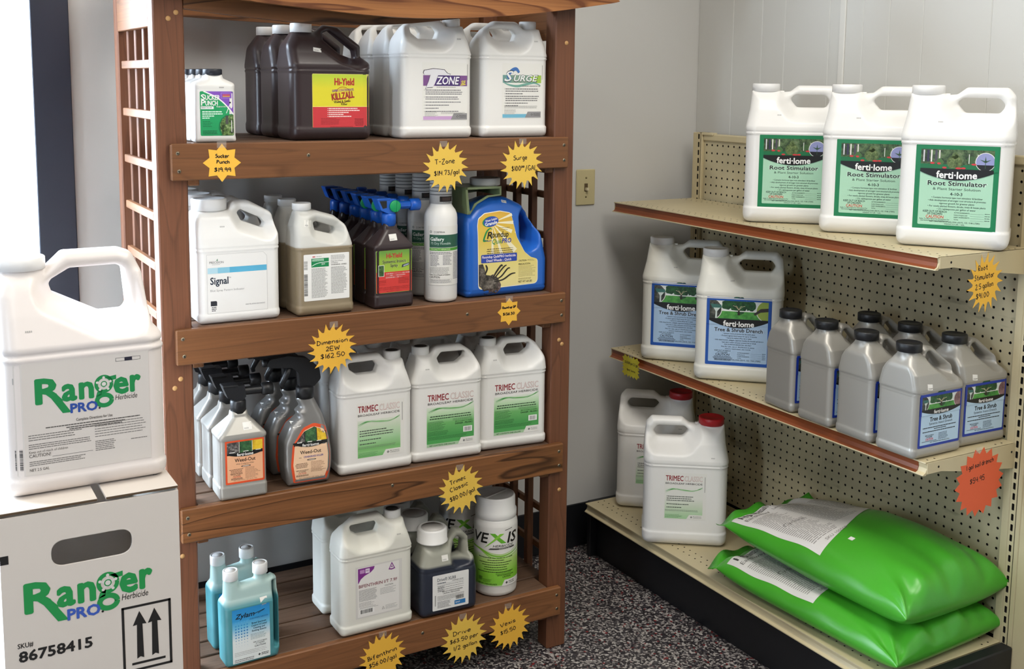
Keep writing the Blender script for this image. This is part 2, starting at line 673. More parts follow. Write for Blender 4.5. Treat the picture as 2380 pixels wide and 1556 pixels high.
# pen strokes of a hand-printed alphabet: "x y" pairs, strokes split by |
PEN = {
 'S': '5 9 3 10 1 8 2 6 4 5 5 3 3 0 0 1', 'u': '0 6 0 2 2 0 4 2 4 6|4 3 5 0', 'c': '4 5 2 6 0 3 2 0 4 1', 'C': '5 9 2 10 0 5 2 0 5 1',
 'k': '0 10 0 0|4 6 0 3 4 0', 'e': '0 3 4 4 3 6 1 6 0 3 1 0 4 1', 'r': '0 6 0 0|0 4 2 6 4 6', 'P': '0 0 1 10|0 9 4 9 5 7 3 5 0 5',
 'n': '0 6 0 0|0 4 2 6 4 5 4 0', 'h': '0 10 0 0|0 4 2 6 4 5 4 0', '$': '5 8 2 9 1 7 3 5 5 3 2 1 0 2|3 11 3 -1', '1': '1 10 1 0',
 '9': '4 8 2 10 0 7 2 5 4 7 4 0', '.': '0 0 .6 .3', 'T': '0 10 6 10|3 10 3 0', '-': '0 5 3 5', 'Z': '0 9 5 10 0 0 5 0', 'o': '2 6 0 3 2 0 4 3 2 6',
 '4': '0 10 0 5 5 5|4 10 4 0', '7': '0 9 5 10 2 0', '3': '0 9 4 9 2 5 5 3 3 0 0 1', '/': '0 -2 4 11', 'g': '4 5 2 6 0 3 2 0 4 2 4 6 4 -3 1 -4',
 'a': '4 5 2 6 0 3 2 0 4 2|4 6 4 0', 'l': '1 10 1 0', 'U': '0 10 0 2 2 0 5 2 5 10', 'G': '5 9 2 10 0 4 3 0 5 2 5 4 3 4', 'A': '0 0 3 10 6 0|1 4 5 4',
 'L': '0 10 0 0 5 0', 'D': '1 10 1 0|0 10 4 9 6 5 4 0 0 0', 'i': '0 6 0 0|0 8.5 .3 8.8', 'm': '0 6 0 0|0 4 2 6 3 4 3 0|3 4 5 6 6 4 6 0',
 's': '4 5 2 6 0 4 4 2 2 0 0 1', '2': '0 8 2 10 4 8 3 4 0 0 5 0', 'E': '5 10 0 10 0 0 5 0|0 5 4 5', 'W': '0 10 2 0 4 7 6 0 8 10', '6': '4 10 1 6 0 2 2 0 4 2 3 5 0 3',
 '5': '5 10 1 10 0 6 3 6 5 3 3 0 0 1', '0': '2 10 0 5 2 0 5 5 2 10', 'R': '1 0 1 10 5 9 4 5 1 5 5 0', 'd': '4 5 2 6 0 3 2 0 4 2|4 10 4 0',
 'p': '0 6 0 -4|0 4 2 6 4 3 2 0 0 1', 'Q': '3 10 0 5 3 0 6 5 3 10|4 2 6 -1', 't': '2 9 2 1 4 0|0 6 4 6', 'B': '1 10 1 0|0 10 4 9 4 6 1 5 5 4 5 1 0 0',
 'f': '5 9 3 10 2 8 2 -2|0 6 4 6', 'v': '0 6 2 0 4 6', '8': '2 5 4 8 2 10 0 8 2 5 4 2 2 0 0 2 2 5', 'V': '0 9 3 0 6 10', 'x': '0 6 4 0|4 6 0 0', 'O': '2 10 0 5 2 0 5 5 2 10', ' ': '',
}
def pen_text(lab, t, u, v, h, m, wd=.9, w=None, rot=0, align='c', z=2):
    """hand lettering with a felt pen; h = cap height"""
    x = 0; strokes = []
    for ch in t:
        g = PEN[ch]
        mx = 0
        for st in g.split('|') if g else []:
            a = list(map(float, st.split()))
            P = [(x+a[i]+random.uniform(-.25, .25), a[i+1]+random.uniform(-.3, .3)) for i in range(0, len(a), 2)]
            mx = max(mx, max(a[0::2]))
            strokes.append(smooth_line(P, 4))
        x += mx+2.0 if g else 3
    tot = max(x-2, 1)
    sy = h/10.0; sx = (w/tot) if w else sy
    c, sn = math.cos(math.radians(rot)), math.sin(math.radians(rot))
    for st in strokes:
        Q = []
        for p in st:
            a, b = (p[0]-(tot/2 if align == 'c' else 0))*sx, p[1]*sy
            Q.append((u+a*c-b*sn, v+a*sn+b*c))
        lab.line(Q, wd, m, z)
# ------------------------------------------------------------------ the room
WALL = mat('wall_paint', 'CBCAC7', .75, bump=.05, bscale=220)
WALLR = mat('panel_paint', 'C6C5C0', .6)
BLACKV = mat('black_vinyl', '16171B', .45)
XL, XR, YB, YF, ZC = -2.6, 1.84, .55, -8.0, 2.75

def floor_mat():
    m = bpy.data.materials.new('speckled_floor'); m.use_nodes = True
    nt = m.node_tree; L = nt.links.new
    b = nt.nodes['Principled BSDF']; b.inputs['Roughness'].default_value = .42
    tc = nt.nodes.new('ShaderNodeTexCoord')
    vo = nt.nodes.new('ShaderNodeTexVoronoi'); vo.inputs['Scale'].default_value = 185
    L(tc.outputs['Object'], vo.inputs['Vector'])
    sp = nt.nodes.new('ShaderNodeSeparateColor'); L(vo.outputs['Color'], sp.inputs[0])
    rp = nt.nodes.new('ShaderNodeValToRGB'); rp.color_ramp.interpolation = 'CONSTANT'
    e = rp.color_ramp.elements
    e[0].position = 0; e[0].color = (*hexc('2A272A'), 1)
    e[1].position = .3; e[1].color = (*hexc('4A4648'), 1)
    for p, c in ((.46, '7E7876'), (.62, 'A09A96'), (.77, '3C383C'), (.885, 'B2ADA8'), (.945, '7A2426'), (.965, '2A2730')):
        k = e.new(p); k.color = (*hexc(c), 1)
    L(sp.outputs[0], rp.inputs[0]); L(rp.outputs[0], b.inputs['Base Color'])
    return m

mb = MB(); mb.box(XL-.1, YF-.1, -.06, XR+.1, YB+.12, 0, floor_mat()); structure(mb.build('floor'))
mb = MB(); mb.box(XL-.1, YF-.1, ZC, XR+.1, YB+.12, ZC+.06, mat('ceiling_tile', 'BDB9B0', .8)); structure(mb.build('ceiling'))
WX0, WX1, WZ0, WZ1 = -1.9, -.2005, .25, 2.35        # window opening
mb = MB()
mb.box(-.1135, YB, 0, XR+.1, YB+.12, ZC, WALL)
mb.box(XL-.1, YB, 0, WX0, YB+.12, ZC, WALL)
mb.box(WX0, YB, 0, -.1135, YB+.12, WZ0, WALL)
mb.box(WX0, YB, WZ1, -.1135, YB+.12, ZC, WALL)
structure(mb.build('wall_back'))
SWP = mat('side_wall_paint', '5A564F', .8)
LY0, LY1, LZ0, LZ1 = -2.0, -1.7, 1.0, 2.2      # narrow window further along the left wall
mb = MB(); mb.box(XL-.1, YF, 0, XL, LY0, ZC, SWP); mb.box(XL-.1, LY1, 0, XL, YB, ZC, SWP)
mb.box(XL-.1, LY0, 0, XL, LY1, LZ0, SWP); mb.box(XL-.1, LY0, LZ1, XL, LY1, ZC, SWP)
structure(mb.build('wall_left'))
mb = MB(); mb.box(XL-.1, YF-.1, 0, XR+.1, YF, ZC, mat('front_wall_paint', '403D38', .8)); structure(mb.build('wall_front'))
mb = MB(); mb.box(XR+.004, YF, 0, XR+.1, YB, ZC, WALLR)
wr = structure(mb.build('wall_right'))
# grooved wall panelling, each board a piece of the wall; the joint at y=-.101 carries a batten
GRV = [YB, .38, .2474, .1486, -.0303, -.083, -.1551, -.2471, -.358, -.5625, -.72, -.92, -1.12, -1.32, -1.52]
for a, b in zip(GRV[:-1], GRV[1:]):
    mb = MB(); mb.box(XR-.004, b+.0001, 0, XR+.006, a-.0001, ZC, WALLR, .0020)
    mb.build('panel', wr)
mb = MB(); mb.box(XR-.0095, -.0935, 0, XR-.003, -.0725, ZC, mat('batten_paint', 'D2D0CA', .55), .002); mb.build('batten', wr)
# black rubber baseboards
mb = MB(); mb.box(-.10, YB-.006, 0, XR-.004, YB, .146, BLACKV, .002); structure(mb.build('baseboard_back'))
mb = MB(); mb.box(XR-.010, -1.5, 0, XR-.004, YB-.006, .146, BLACKV, .002); structure(mb.build('baseboard_right'))
# storefront window: dark metal frame and one big pane
FRM = mat('dark_bronze_frame', '222838', .5, bump=.02)
win = structure(bpy.data.objects.new('window_1', None)); COL.objects.link(win)
win.location = (-1.05, YB, 1.3)
win_i = win.matrix_basis.inverted()
def wpart(nm, mb):
    o = mb.build(nm, win); o.matrix_parent_inverse = Matrix.Translation((1.05, -YB, -1.3)); return o
mb = MB(); mb.box(-.2005, YB-.028, 0, -.1135, YB+.11, WZ1+.05, FRM, .002); wpart('window_post', mb)
mb = MB(); mb.box(WX0-.05, YB-.02, 0, WX0, YB+.11, WZ1+.05, FRM, .002); wpart('window_post', mb)
mb = MB(); mb.box(WX0, YB-.02, WZ0-.08, -.2005, YB+.11, WZ0, FRM, .002); wpart('window_rail', mb)
mb = MB(); mb.box(WX0, YB-.02, WZ1, -.2005, YB+.11, WZ1+.05, FRM, .002); wpart('window_rail', mb)
gm = bpy.data.materials.new('window_glass'); gm.use_nodes = True
nt = gm.node_tree; nt.nodes.clear()
o_ = nt.nodes.new('ShaderNodeOutputMaterial'); mxs = nt.nodes.new('ShaderNodeMixShader'); mxs.inputs[0].default_value = .06
t_ = nt.nodes.new('ShaderNodeBsdfTransparent'); g_ = nt.nodes.new('ShaderNodeBsdfGlossy'); g_.inputs['Roughness'].default_value = .02
nt.links.new(t_.outputs[0], mxs.inputs[1]); nt.links.new(g_.outputs[0], mxs.inputs[2]); nt.links.new(mxs.outputs[0], o_.inputs[0])
mb = MB(); mb.box(WX0, YB+.05, WZ0, -.2005, YB+.056, WZ1, gm); wpart('pane', mb)
mb = MB(); mb.box(-18, YB+.15, -.25, 14, 16, -.2, mat('outdoor_asphalt', '6A6864', .9))
mb.box(-18, -14, -.25, XL-.13, YB+.15, -.2, mat('outdoor_asphalt', '6A6864', .9)); structure(mb.build('ground'))
w2 = bpy.data.objects.new('window_2', None); COL.objects.link(w2); structure(w2)
mb = MB(); mb.box(XL-.06, LY0, LZ0, XL-.054, LY1, LZ1, gm); mb.build('pane', w2)
for a, b, c, d in ((LY0-.04, LZ0-.04, LY0, LZ1+.04), (LY1, LZ0-.04, LY1+.04, LZ1+.04), (LY0, LZ0-.04, LY1, LZ0), (LY0, LZ1, LY1, LZ1+.04)):
    mb = MB(); mb.box(XL-.10, a, b, XL+.02, c, d, FRM, .002); mb.build('window_rail', w2)
# light switch on the back wall
sw = thing('light_switch', 'ivory toggle light switch plate on the bare back wall', 'switch', (1.4005, YB, 1.1805))
IV = mat('ivory_plastic', 'C2B68C', .4)
mb = MB(); mb.box(-.035, -.006, -.0565, .035, 0, .0565, IV, .0025); mb.build('wall_plate', sw)
mb = MB(); mb.box(-.006, -.0075, -.012, .006, -.005, .012, mat('switch_slot', '5A4A30', .6))
mb.build('switch_slot', sw)
mb = MB(); mb.box(-.004, -.0185, -.010, .004, -.006, -.001, mat('ivory_toggle', 'D6CBAA', .35), .001); mb.build('toggle', sw)
for zz in (.030, -.030):
    mb = MB(); mb.lathe([(0, 0), (.003, 0), (.003, -.0012), (0, -.0012)], mat('plate_screw', '8C825E', .35, .6), 12, axis=1)
    o = mb.build('screw', sw); o.location = (0, -.006, zz)

# ------------------------------------------------------------------ the wooden display shelf
WL, WD = 'A5714A', '5A3018'
WX_ = wood_mat('stained_wood_x', 0, '8A5A34', '42260F', .5, .75)
WXq = wood_mat('stained_wood_x_quiet', 0, '835634', '472B18', .5, .25)
WY_ = wood_mat('stained_wood_y', 1, '835634', '472B18', .5, .3)
WZ_ = wood_mat('stained_wood_z', 2, '7A4E36', '44291B', .5, .3)
WSL = wood_mat('shelf_slat_wood', 0, '6E5442', '3A281C', .6, .3)
PLUG = mat('wood_plug', 'C79A62', .5)
STEEL = mat('screw_steel', '8F8672', .3, .9)
SL = .9857                       # length of the front boards
ZS = [1.3705, .972, .5716, .1767]
rack = thing('wooden_display_shelf', 'tall brown stained wooden shelf with four slatted tiers and lattice sides', 'shelf', (SL/2, .22, 0))
RI = Matrix.Translation((-SL/2, -.22, 0))
def rpart(nm, mb, par=None):
    o = mb.build(nm, par or rack)
    o.matrix_parent_inverse = RI if par is None else Matrix.Identity(4)
    return o
def screw_on(par, pts, r=.0042):
    for x, y, z in pts:
        mb = MB(); mb.lathe([(0, -.0012), (r*.6, -.0012), (r, -.0004), (r, .001), (0, .001)], STEEL, 14, cx=0, axis=1)
        mb.box(-r*.6, -.0016, -.0006, r*.6, -.0011, .0006, mat('screw_recess', '2A241C', .7))
        mb.box(-.0006, -.0016, -r*.6, .0006, -.0011, r*.6, mat('screw_recess', '2A241C', .7))
        V = [(a+x, b+y, c+z) for a, b, c in mb.v]; mb.v = V
        rpart('screw', mb, par)
XPL, XPR, TB = -.026, 1.0115, .0175
posts = [(XPL, .038, TB, .066), (.9535, XPR, TB, .066), (XPL, .038, .396, .437), (.9535, XPR, .396, .437)]
for x0, x1, y0, y1 in posts:
    mb = MB(); mb.box(x0, y0, 0, x1, y1, 1.78, WZ_, .003)
    p = rpart('post', mb)
    if y0 < .1:
        pl = [(.006, 1.630), (.022, 1.643)] if x0 < 0 else [(.985, 1.605)]
        pl += [(-.002, .842), (.011, .861), (.004, .46)] if x0 < 0 else [(.977, .845), (.986, .833), (.985, .44)]
        for px, pz in pl:
            mb = MB(); mb.lathe([(0, -.0008), (.0052, -.0008), (.0055, .002), (0, .002)], PLUG, 16, axis=1)
            mb.v = [(a+px, b+y0, c+pz) for a, b, c in mb.v]; rpart('wood_plug', mb, p)
for k, z in enumerate(ZS):
    mb = MB(); mb.box(0, 0, z-.0779, SL, .0172, z, (WX_ if k == 2 else WXq), .0025)
    b = rpart('front_board', mb)
    screw_on(b, [(.014, 0, z-.020), (.016, 0, z-.058), (SL-.014, 0, z-.020), (SL-.013, 0, z-.058), ((.30, .70, .50, .58)[k], 0, z-.03)])
    # slats run along the shelf, cleats carry them
    y = .0185; n = 0
    for n in range(6):
        y1 = y+.0655
        x0, x1 = (.040, .952) if (y < .07 or y1 > .37) else (.0, SL)
        mb = MB(); mb.box(x0, y, z-.0185, x1, y1, z-.0005, WSL, .002)
        rpart('slat', mb)
        y = y1+.007
    for xa in (.0385, .9285):
        mb = MB(); mb.box(xa, .0185, z-.091, xa+.024, .437, z-.0190, WY_, .002); rpart('cleat', mb)
        if k == 0: pass
# lattice on both sides
for side in (0, 1):
    sgn = 1 if side == 0 else -1
    xo = XPL if side == 0 else XPR
    def bx(mb, d0, d1, y0, y1, z0, z1, m, bev=.0015):
        xa, xb = sorted((xo+sgn*d0, xo+sgn*d1)); mb.box(xa, y0, z0, xb, y1, z1, m, bev)
    mb = MB(); bx(mb, .0005, .017, .0665, .3955, 1.614, 1.70, WY_); rpart('side_rail', mb)
    z = 1.5275
    while z > .08:
        mb = MB(); bx(mb, .0005, .0125, .0665, .3600, z, z+.018, WY_); rpart('lattice_bar', mb)
        z -= .1085
    for yc in (.348, .264, .180, .100):
        if yc == .100 and side == 0:
            continue
        mb = MB(); bx(mb, .013, .031, yc-.010, yc+.010, .03, 1.62, WZ_); rpart('lattice_bar', mb)
# header boards with a bellied lower edge
def belly(y0, y1, x0, x1, ztop, pts, m, nm):
    P = smooth_line(pts, 6)
    poly = [(p[0], p[1]) for p in P]+[(x1, ztop), (x0, ztop)]
    mb = MB(); mb.prism(poly, 1, y0, y1, m); rpart(nm, mb)
belly(.0175, .045, .0382, .9532, 1.80, [(.0382, 1.652), (.142, 1.642), (.304, 1.631), (.41, 1.631), (.55, 1.638), (.73, 1.660), (.9532, 1.684)], WX_, 'header_board')
TOPW = wood_mat('top_board_wood_lit', 0, 'A06A3C', '5E3316', .45, .9)  # paler stain: light from above is put into the wood colour
belly(-.034, -.012, -.12, 1.104, 1.84, [(-.12, 1.705), (.02, 1.690), (.155, 1.6714), (.277, 1.6615), (.46, 1.6497), (.60, 1.6497), (.765, 1.6604), (.90, 1.676), (.98, 1.6875), (1.0987, 1.7067), (1.104, 1.7135)], TOPW, 'header_board')
belly(.4265, .437, .0382, .9532, 1.80, [(.0382, 1.66), (.5, 1.645), (.9532, 1.645)], WX_, 'header_board')
mb = MB(); mb.box(-.06, -.0115, 1.70, 1.05, .0170, 1.76, WX_, .002); rpart('header_batten', mb)

# ------------------------------------------------------------------ the steel gondola by the right wall
CREAM = mat('cream_enamel', 'C4B692', .42, var=.10, vscale=5)
CREAMD = mat('cream_enamel_panel', 'BDB190', .5, var=.22, vscale=7)
def scuffs(m):
    nt = m.node_tree; b = nt.nodes['Principled BSDF']; src = b.inputs['Base Color'].links[0].from_socket
    tc = nt.nodes.new('ShaderNodeTexCoord'); mp = nt.nodes.new('ShaderNodeMapping'); mp.inputs['Scale'].default_value = (1, 7, 26)
    nt.links.new(tc.outputs['Object'], mp.inputs[0])
    n = nt.nodes.new('ShaderNodeTexNoise'); n.inputs['Scale'].default_value = 1; n.inputs['Detail'].default_value = 5; nt.links.new(mp.outputs[0], n.inputs['Vector'])
    r = nt.nodes.new('ShaderNodeValToRGB'); r.color_ramp.elements[0].position = .62; r.color_ramp.elements[0].color = (0, 0, 0, 1); r.color_ramp.elements[1].position = .80; r.color_ramp.elements[1].color = (.75, .75, .75, 1)
    nt.links.new(n.outputs['Fac'], r.inputs[0])
    mx = nt.nodes.new('ShaderNodeMix'); mx.data_type = 'RGBA'; mx.inputs[7].default_value = (*hexc('3A352C'), 1)
    nt.links.new(r.outputs[0], mx.inputs[0]); nt.links.new(src, mx.inputs[6]); nt.links.new(mx.outputs[2], b.inputs['Base Color'])
scuffs(CREAMD)
HOLE_SHADE = mat('hole_shade', '17130F', .9)  # dark colour stands in for the shade inside holes and slots
RUST = mat('rust_price_strip', '7E4020', .4)
XB, XF, XD = 1.7605, 1.447, 1.363
YN, YE = -.766, .455
ZT, ZM, ZD, ZP = 1.1406, .6786, .1836, 1.350
IN = .0254
gon = thing('gondola_shelving', 'cream steel store shelving with pegboard back, two shelves and black kick base', 'shelf', (1.56, (YN+YE)/2, 0))
GI = Matrix.Translation((-1.56, -(YN+YE)/2, 0))
def gpart(nm, mb, par=None, fix=True):
    o = mb.build(nm, par or gon, fix)
    o.matrix_parent_inverse = GI if par is None else Matrix.Identity(4)
    return o
def holed(mb, A0, A1, B0, B1, holes, hole, P, m, depth, mdark):
    """sheet in the (a,b) plane with punched holes; hole = 8 offsets; P maps (a,b,depth)->xyz; the holes are given as cells"""
    for (a0, a1, b0, b1) in holes:
        ca, cb = (a0+a1)/2, (b0+b1)/2
        sq = [(a1, cb), (a1, b1), (ca, b1), (a0, b1), (a0, cb), (a0, b0), (ca, b0), (a1, b0)]
        hh = [(ca+dx, cb+dy) for dx, dy in hole]
        V = [P(x, y, 0) for x, y in sq]+[P(x, y, 0) for x, y in hh]+[P(x, y, depth) for x, y in hh]
        Fs = [(i, (i+1) % 8, 8+(i+1) % 8, 8+i) for i in range(8)]
        mb.add(V, Fs, m)
        mb.add(V, [(8+i, 8+(i+1) % 8, 16+(i+1) % 8, 16+i) for i in range(8)]+[tuple(range(16, 24))], mdark)
OCT = [(.0035*math.cos(PI/4*k), .0035*math.sin(PI/4*k)) for k in range(8)]
OCTS = [(.0026*math.cos(PI/4*k), .0026*math.sin(PI/4*k)) for k in range(8)]
SLOT = [(.0033, 0), (.0033, .0075), (0, .0085), (-.0033, .0075), (-.0033, 0), (-.0033, -.0075), (0, -.0085), (.0033, -.0075)]
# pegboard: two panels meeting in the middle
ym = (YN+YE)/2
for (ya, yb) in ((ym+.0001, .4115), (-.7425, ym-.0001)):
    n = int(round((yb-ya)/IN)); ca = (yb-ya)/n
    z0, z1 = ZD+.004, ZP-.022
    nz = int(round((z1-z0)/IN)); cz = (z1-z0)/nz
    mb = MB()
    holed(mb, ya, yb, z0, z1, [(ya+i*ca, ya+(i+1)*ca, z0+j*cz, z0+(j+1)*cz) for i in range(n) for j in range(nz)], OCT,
          lambda a, b, d: (XB+d, a, b), CREAMD, .006, HOLE_SHADE)
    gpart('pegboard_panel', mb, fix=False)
mb = MB(); mb.box(XB+.0065, YN, ZD, XB+.010, YE, ZP-.02, HOLE_SHADE); gpart('shade_sheet', mb)  # added dark sheet, paints the shade behind the peg holes
mb = MB(); mb.box(XB-.006, -.742, ZP-.022, XB+.02, .4113, ZP, CREAM, .003); gpart('top_rail', mb)
mb = MB(); mb.box(XB-.0105, .36, ZP-.005, XB+.01, .4112, ZP+.004, CREAM, .002); gpart('rail_clip', mb)
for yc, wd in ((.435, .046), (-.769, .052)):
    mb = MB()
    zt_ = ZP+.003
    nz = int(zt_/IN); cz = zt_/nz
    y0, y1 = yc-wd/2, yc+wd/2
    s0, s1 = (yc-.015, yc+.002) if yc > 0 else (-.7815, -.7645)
    holed(mb, s0, s1, 0, zt_, [(s0, s1, j*cz, (j+1)*cz) for j in range(nz)], SLOT, lambda a, b, d: (XB-.009+d, a, b), CREAM, .007, HOLE_SHADE)
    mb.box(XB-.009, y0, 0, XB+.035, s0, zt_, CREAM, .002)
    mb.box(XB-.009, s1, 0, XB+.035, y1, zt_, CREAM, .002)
    mb.box(XB-.001, s0, 0, XB+.035, s1, zt_, HOLE_SHADE)
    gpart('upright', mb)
def deck_top(mb, x0, x1, z, rows, m):
    """shelf sheet with rows of small perforations running along the shelf"""
    xs = [x0]
    n = int(round((YE-YN)/IN)); cy = (YE-YN)/n
    cells = []
    for r in rows:
        cells += [(r-.006, r+.006, YN+j*cy, YN+(j+1)*cy) for j in range(n)]
        xs += [r-.006, r+.006]
    xs.append(x1)
    holed(mb, 0, 0, 0, 0, cells, OCTS, lambda a, b, d: (a, b, z-d), m, .004, HOLE_SHADE)
    for a, b in zip(xs[0::2], xs[1::2]):
        if b-a > 1e-5:
            mb.add([(a, YN, z), (b, YN, z), (b, YE, z), (a, YE, z)], [(0, 1, 2, 3)], m)
    mb.box(x0+.0135, YN, z-.010, x1, YE, z-.0045, m)
def shelf(z, y_strip, nm='shelf'):
    mb = MB()
    deck_top(mb, XF, XB-.0095, z, [XF+.020, XF+.043, XB-.062, XB-.040], CREAM)
    # front lip: a shallow channel
    prof = [(XF, z), (XF-.0005, z-.0022), (XF+.003, z-.0045), (XF+.0045, z-.014), (XF+.0015, z-.0235), (XF-.0065, z-.0275), (XF-.0068, z-.0295), (XF+.002, z-.0300), (XF+.011, z-.020), (XF+.012, z-.004)]
    mb.prism(prof, 1, YN, YE, CREAM)
    s = gpart(nm, mb)
    mb = MB()
    prof = [(XF+.0004, z-.0028), (XF+.0020, z-.0065), (XF+.0030, z-.014), (XF+.0004, z-.0225), (XF-.0055, z-.0268), (XF-.0050, z-.0274), (XF+.0018, z-.0236), (XF+.0048, z-.014), (XF+.0033, z-.0045)]
    mb.prism(prof, 1, y_strip, YE-.004, RUST)
    gpart('price_strip', mb, s)
    for yy, sg in ((YN, -1), (YE, 1)):
        mb = MB()
        prof = [(XF+.004, z-.001), (XB-.004, z-.001), (XB-.004, z-.062), (XF+.13, z-.040), (XF+.05, z-.026), (XF+.004, z-.026)]
        mb.prism(prof, 1, yy, yy+sg*.0025, CREAM)
        for px, pz in ((XF+.040, z-.014), (XB-.022, z-.020)):
            mb.lathe([(0, 0), (.0028, 0), (.0028, .0006), (0, .0006)], HOLE_SHADE, 10, axis=1)
            nn = 4*10
            mb.v[-nn:] = [(a+px, b+yy+sg*.0025-(.0003 if sg > 0 else .0003), c+pz) for a, b, c in mb.v[-nn:]]
        gpart('shelf_bracket', mb, s)
    return s
shelf(ZT, YN+.004)
shelf(ZM, YN+.022)
mb = MB()
deck_top(mb, XD, XB-.0095, ZD, [XD+.040, XD+.063, XB-.062, XB-.040], CREAM)
prof = [(XD, ZD), (XD, ZD-.003), (XD+.006, ZD-.007), (XD+.007, ZD-.014), (XD+.003, ZD-.022), (XD-.003, ZD-.026), (XD-.003, ZD-.0285), (XD+.006, ZD-.0285), (XD+.014, ZD-.018), (XD+.014, ZD-.004)]
mb.prism(prof, 1, YN, YE, CREAM)
gpart('base_deck', mb)
mb = MB(); mb.box(1.409, YN-.001, 0, 1.421, YE, ZD-.0105, BLACKV, .001); gpart('kick_plate', mb)
mb = MB(); mb.box(XD+.012, YN-.034, 0, XB-.0105, YN-.002, ZD+.001, mat('black_paint_worn', '1A1B1E', .5, var=.5, vscale=20), .003); gpart('base_bracket', mb)
mb = MB(); mb.box(XD+.02, YE+.001, 0, XB-.0105, YE+.020, ZD-.001, BLACKV, .002); gpart('base_bracket', mb)
mb = MB(); mb.box(XB-.0104, -.90, 0, XB+.03, -.7955, ZP, CREAM, .002); gpart('side_panel', mb)
# ------------------------------------------------------------------ containers
WHITE = mat('white_plastic', 'E6E4E0', .38)
WHITEC = mat('white_cap_plastic', 'E3E2E0', .35)
NATUR = mat('natural_white_plastic', 'DEDCD2', .42)
BROWN = mat('brown_plastic', '35292A', .34)
SILVER = mat('silver_plastic', 'A3A099', .36, .30)
SILVD = mat('silver_spray_plastic', '8C8A88', .34, .45)
BLACKP = mat('black_plastic', '17181B', .42)
REDCAP = mat('red_cap_plastic', 'B01A22', .4)
BLUEP = mat('blue_plastic', '2463BE', .32)
BLUEN = mat('blue_nozzle_plastic', '1A5CC0', .35)
GREENP = mat('green_dial_plastic', '149A5A', .4)
OLIVE = bpy.data.materials.new('olive_scoop_plastic'); OLIVE.use_nodes = True
_b = OLIVE.node_tree.nodes['Principled BSDF']; _b.inputs['Base Color'].default_value = (*hexc('7E8C62'), 1); _b.inputs['Roughness'].default_value = .35
_b.inputs['Transmission Weight'].default_value = .25
PAPER = ink('F0EFEC', .5)
OFFW = ink('E4E2DC', .5)
K = ink('17171A')
GREY = ink('6E6C6A')
GREYL = ink('A5A3A0')
RED = ink('C8252D')
DKRED = ink('8E1B24')

def levelled(name, upper, lower, z, rough=.4, soft=.0015):
    """clear-ish plastic whose contents show up to a fill line"""
    m = bpy.data.materials.new(name); m.use_nodes = True
    nt = m.node_tree; L = nt.links.new
    b = nt.nodes['Principled BSDF']; b.inputs['Roughness'].default_value = rough
    tc = nt.nodes.new('ShaderNodeTexCoord'); sx = nt.nodes.new('ShaderNodeSeparateXYZ'); L(tc.outputs['Object'], sx.inputs[0])
    mr = nt.nodes.new('ShaderNodeMapRange'); mr.inputs['From Min'].default_value = z-soft; mr.inputs['From Max'].default_value = z+soft
    L(sx.outputs['Z'], mr.inputs['Value'])
    mx = nt.nodes.new('ShaderNodeMix'); mx.data_type = 'RGBA'
    mx.inputs[6].default_value = (*hexc(lower), 1); mx.inputs[7].default_value = (*hexc(upper), 1)
    L(mr.outputs[0], mx.inputs[0]); L(mx.outputs[2], b.inputs['Base Color'])
    b.inputs['Subsurface Weight'].default_value = .0
    return m

def cap(parent, cx, z0, z1, r, m, ribs=36, rd=.0007, nm='cap', cy=0.0, disc=None):
    mb = MB()
    mb.lathe([(0, z0+.001), (r*.93, z0), (r, z0+.001), (r, z1-.002), (r*.965, z1-.0006), (r*.9, z1), (r*.84, z1-.0003), (r*.8, z1-.0012), (0, z1-.0012)], m, 72 if ribs else 40, cx=cx, cy=cy,
             ribs=ribs, rd=rd, rz=(z0+.0015, z1-.0025))
    o = mb.build(nm, parent)
    if disc:
        mb = MB(); mb.lathe([(0, z1-.0009), (r*.72, z1-.0009), (r*.72, z1-.0012), (0, z1-.0012)], disc, 32, cx=cx, cy=cy); mb.build('cap_disc', o)
    return o

def sticker(parent, shape, cx, z0, rot=0, w=15, h=11):
    """little white price sticker with a stamped figure"""
    lb = Label(w, h)
    c, s = math.cos(math.radians(rot)), math.sin(math.radians(rot))
    def R(u, v): return (w/2+(u-w/2)*c-(v-h/2)*s, h/2+(u-w/2)*s+(v-h/2)*c)
    lb.poly([R(0, 0), R(w, 0), R(w, h), R(0, h)], OFFW, 0)
    x = 2.5
    for k in range(4):
        lb.poly([R(x, 2), R(x+1.8, 2), R(x+1.8, 4.6), R(x, 4.6)], GREYL, 1); x += 2.6
    return lb.build('price_sticker', parent, on_front(shape, cx, z0, w))

def stamp(parent, shape, cx, z0, w=11):
    lb = Label(w, 3.4)
    x = 0
    for k in range(4):
        lb.rect(x, 0, x+1.7, 2.8, GREYL, 0); x += 2.7
    return lb.build('price_sticker', parent, on_front(shape, cx, z0, w))

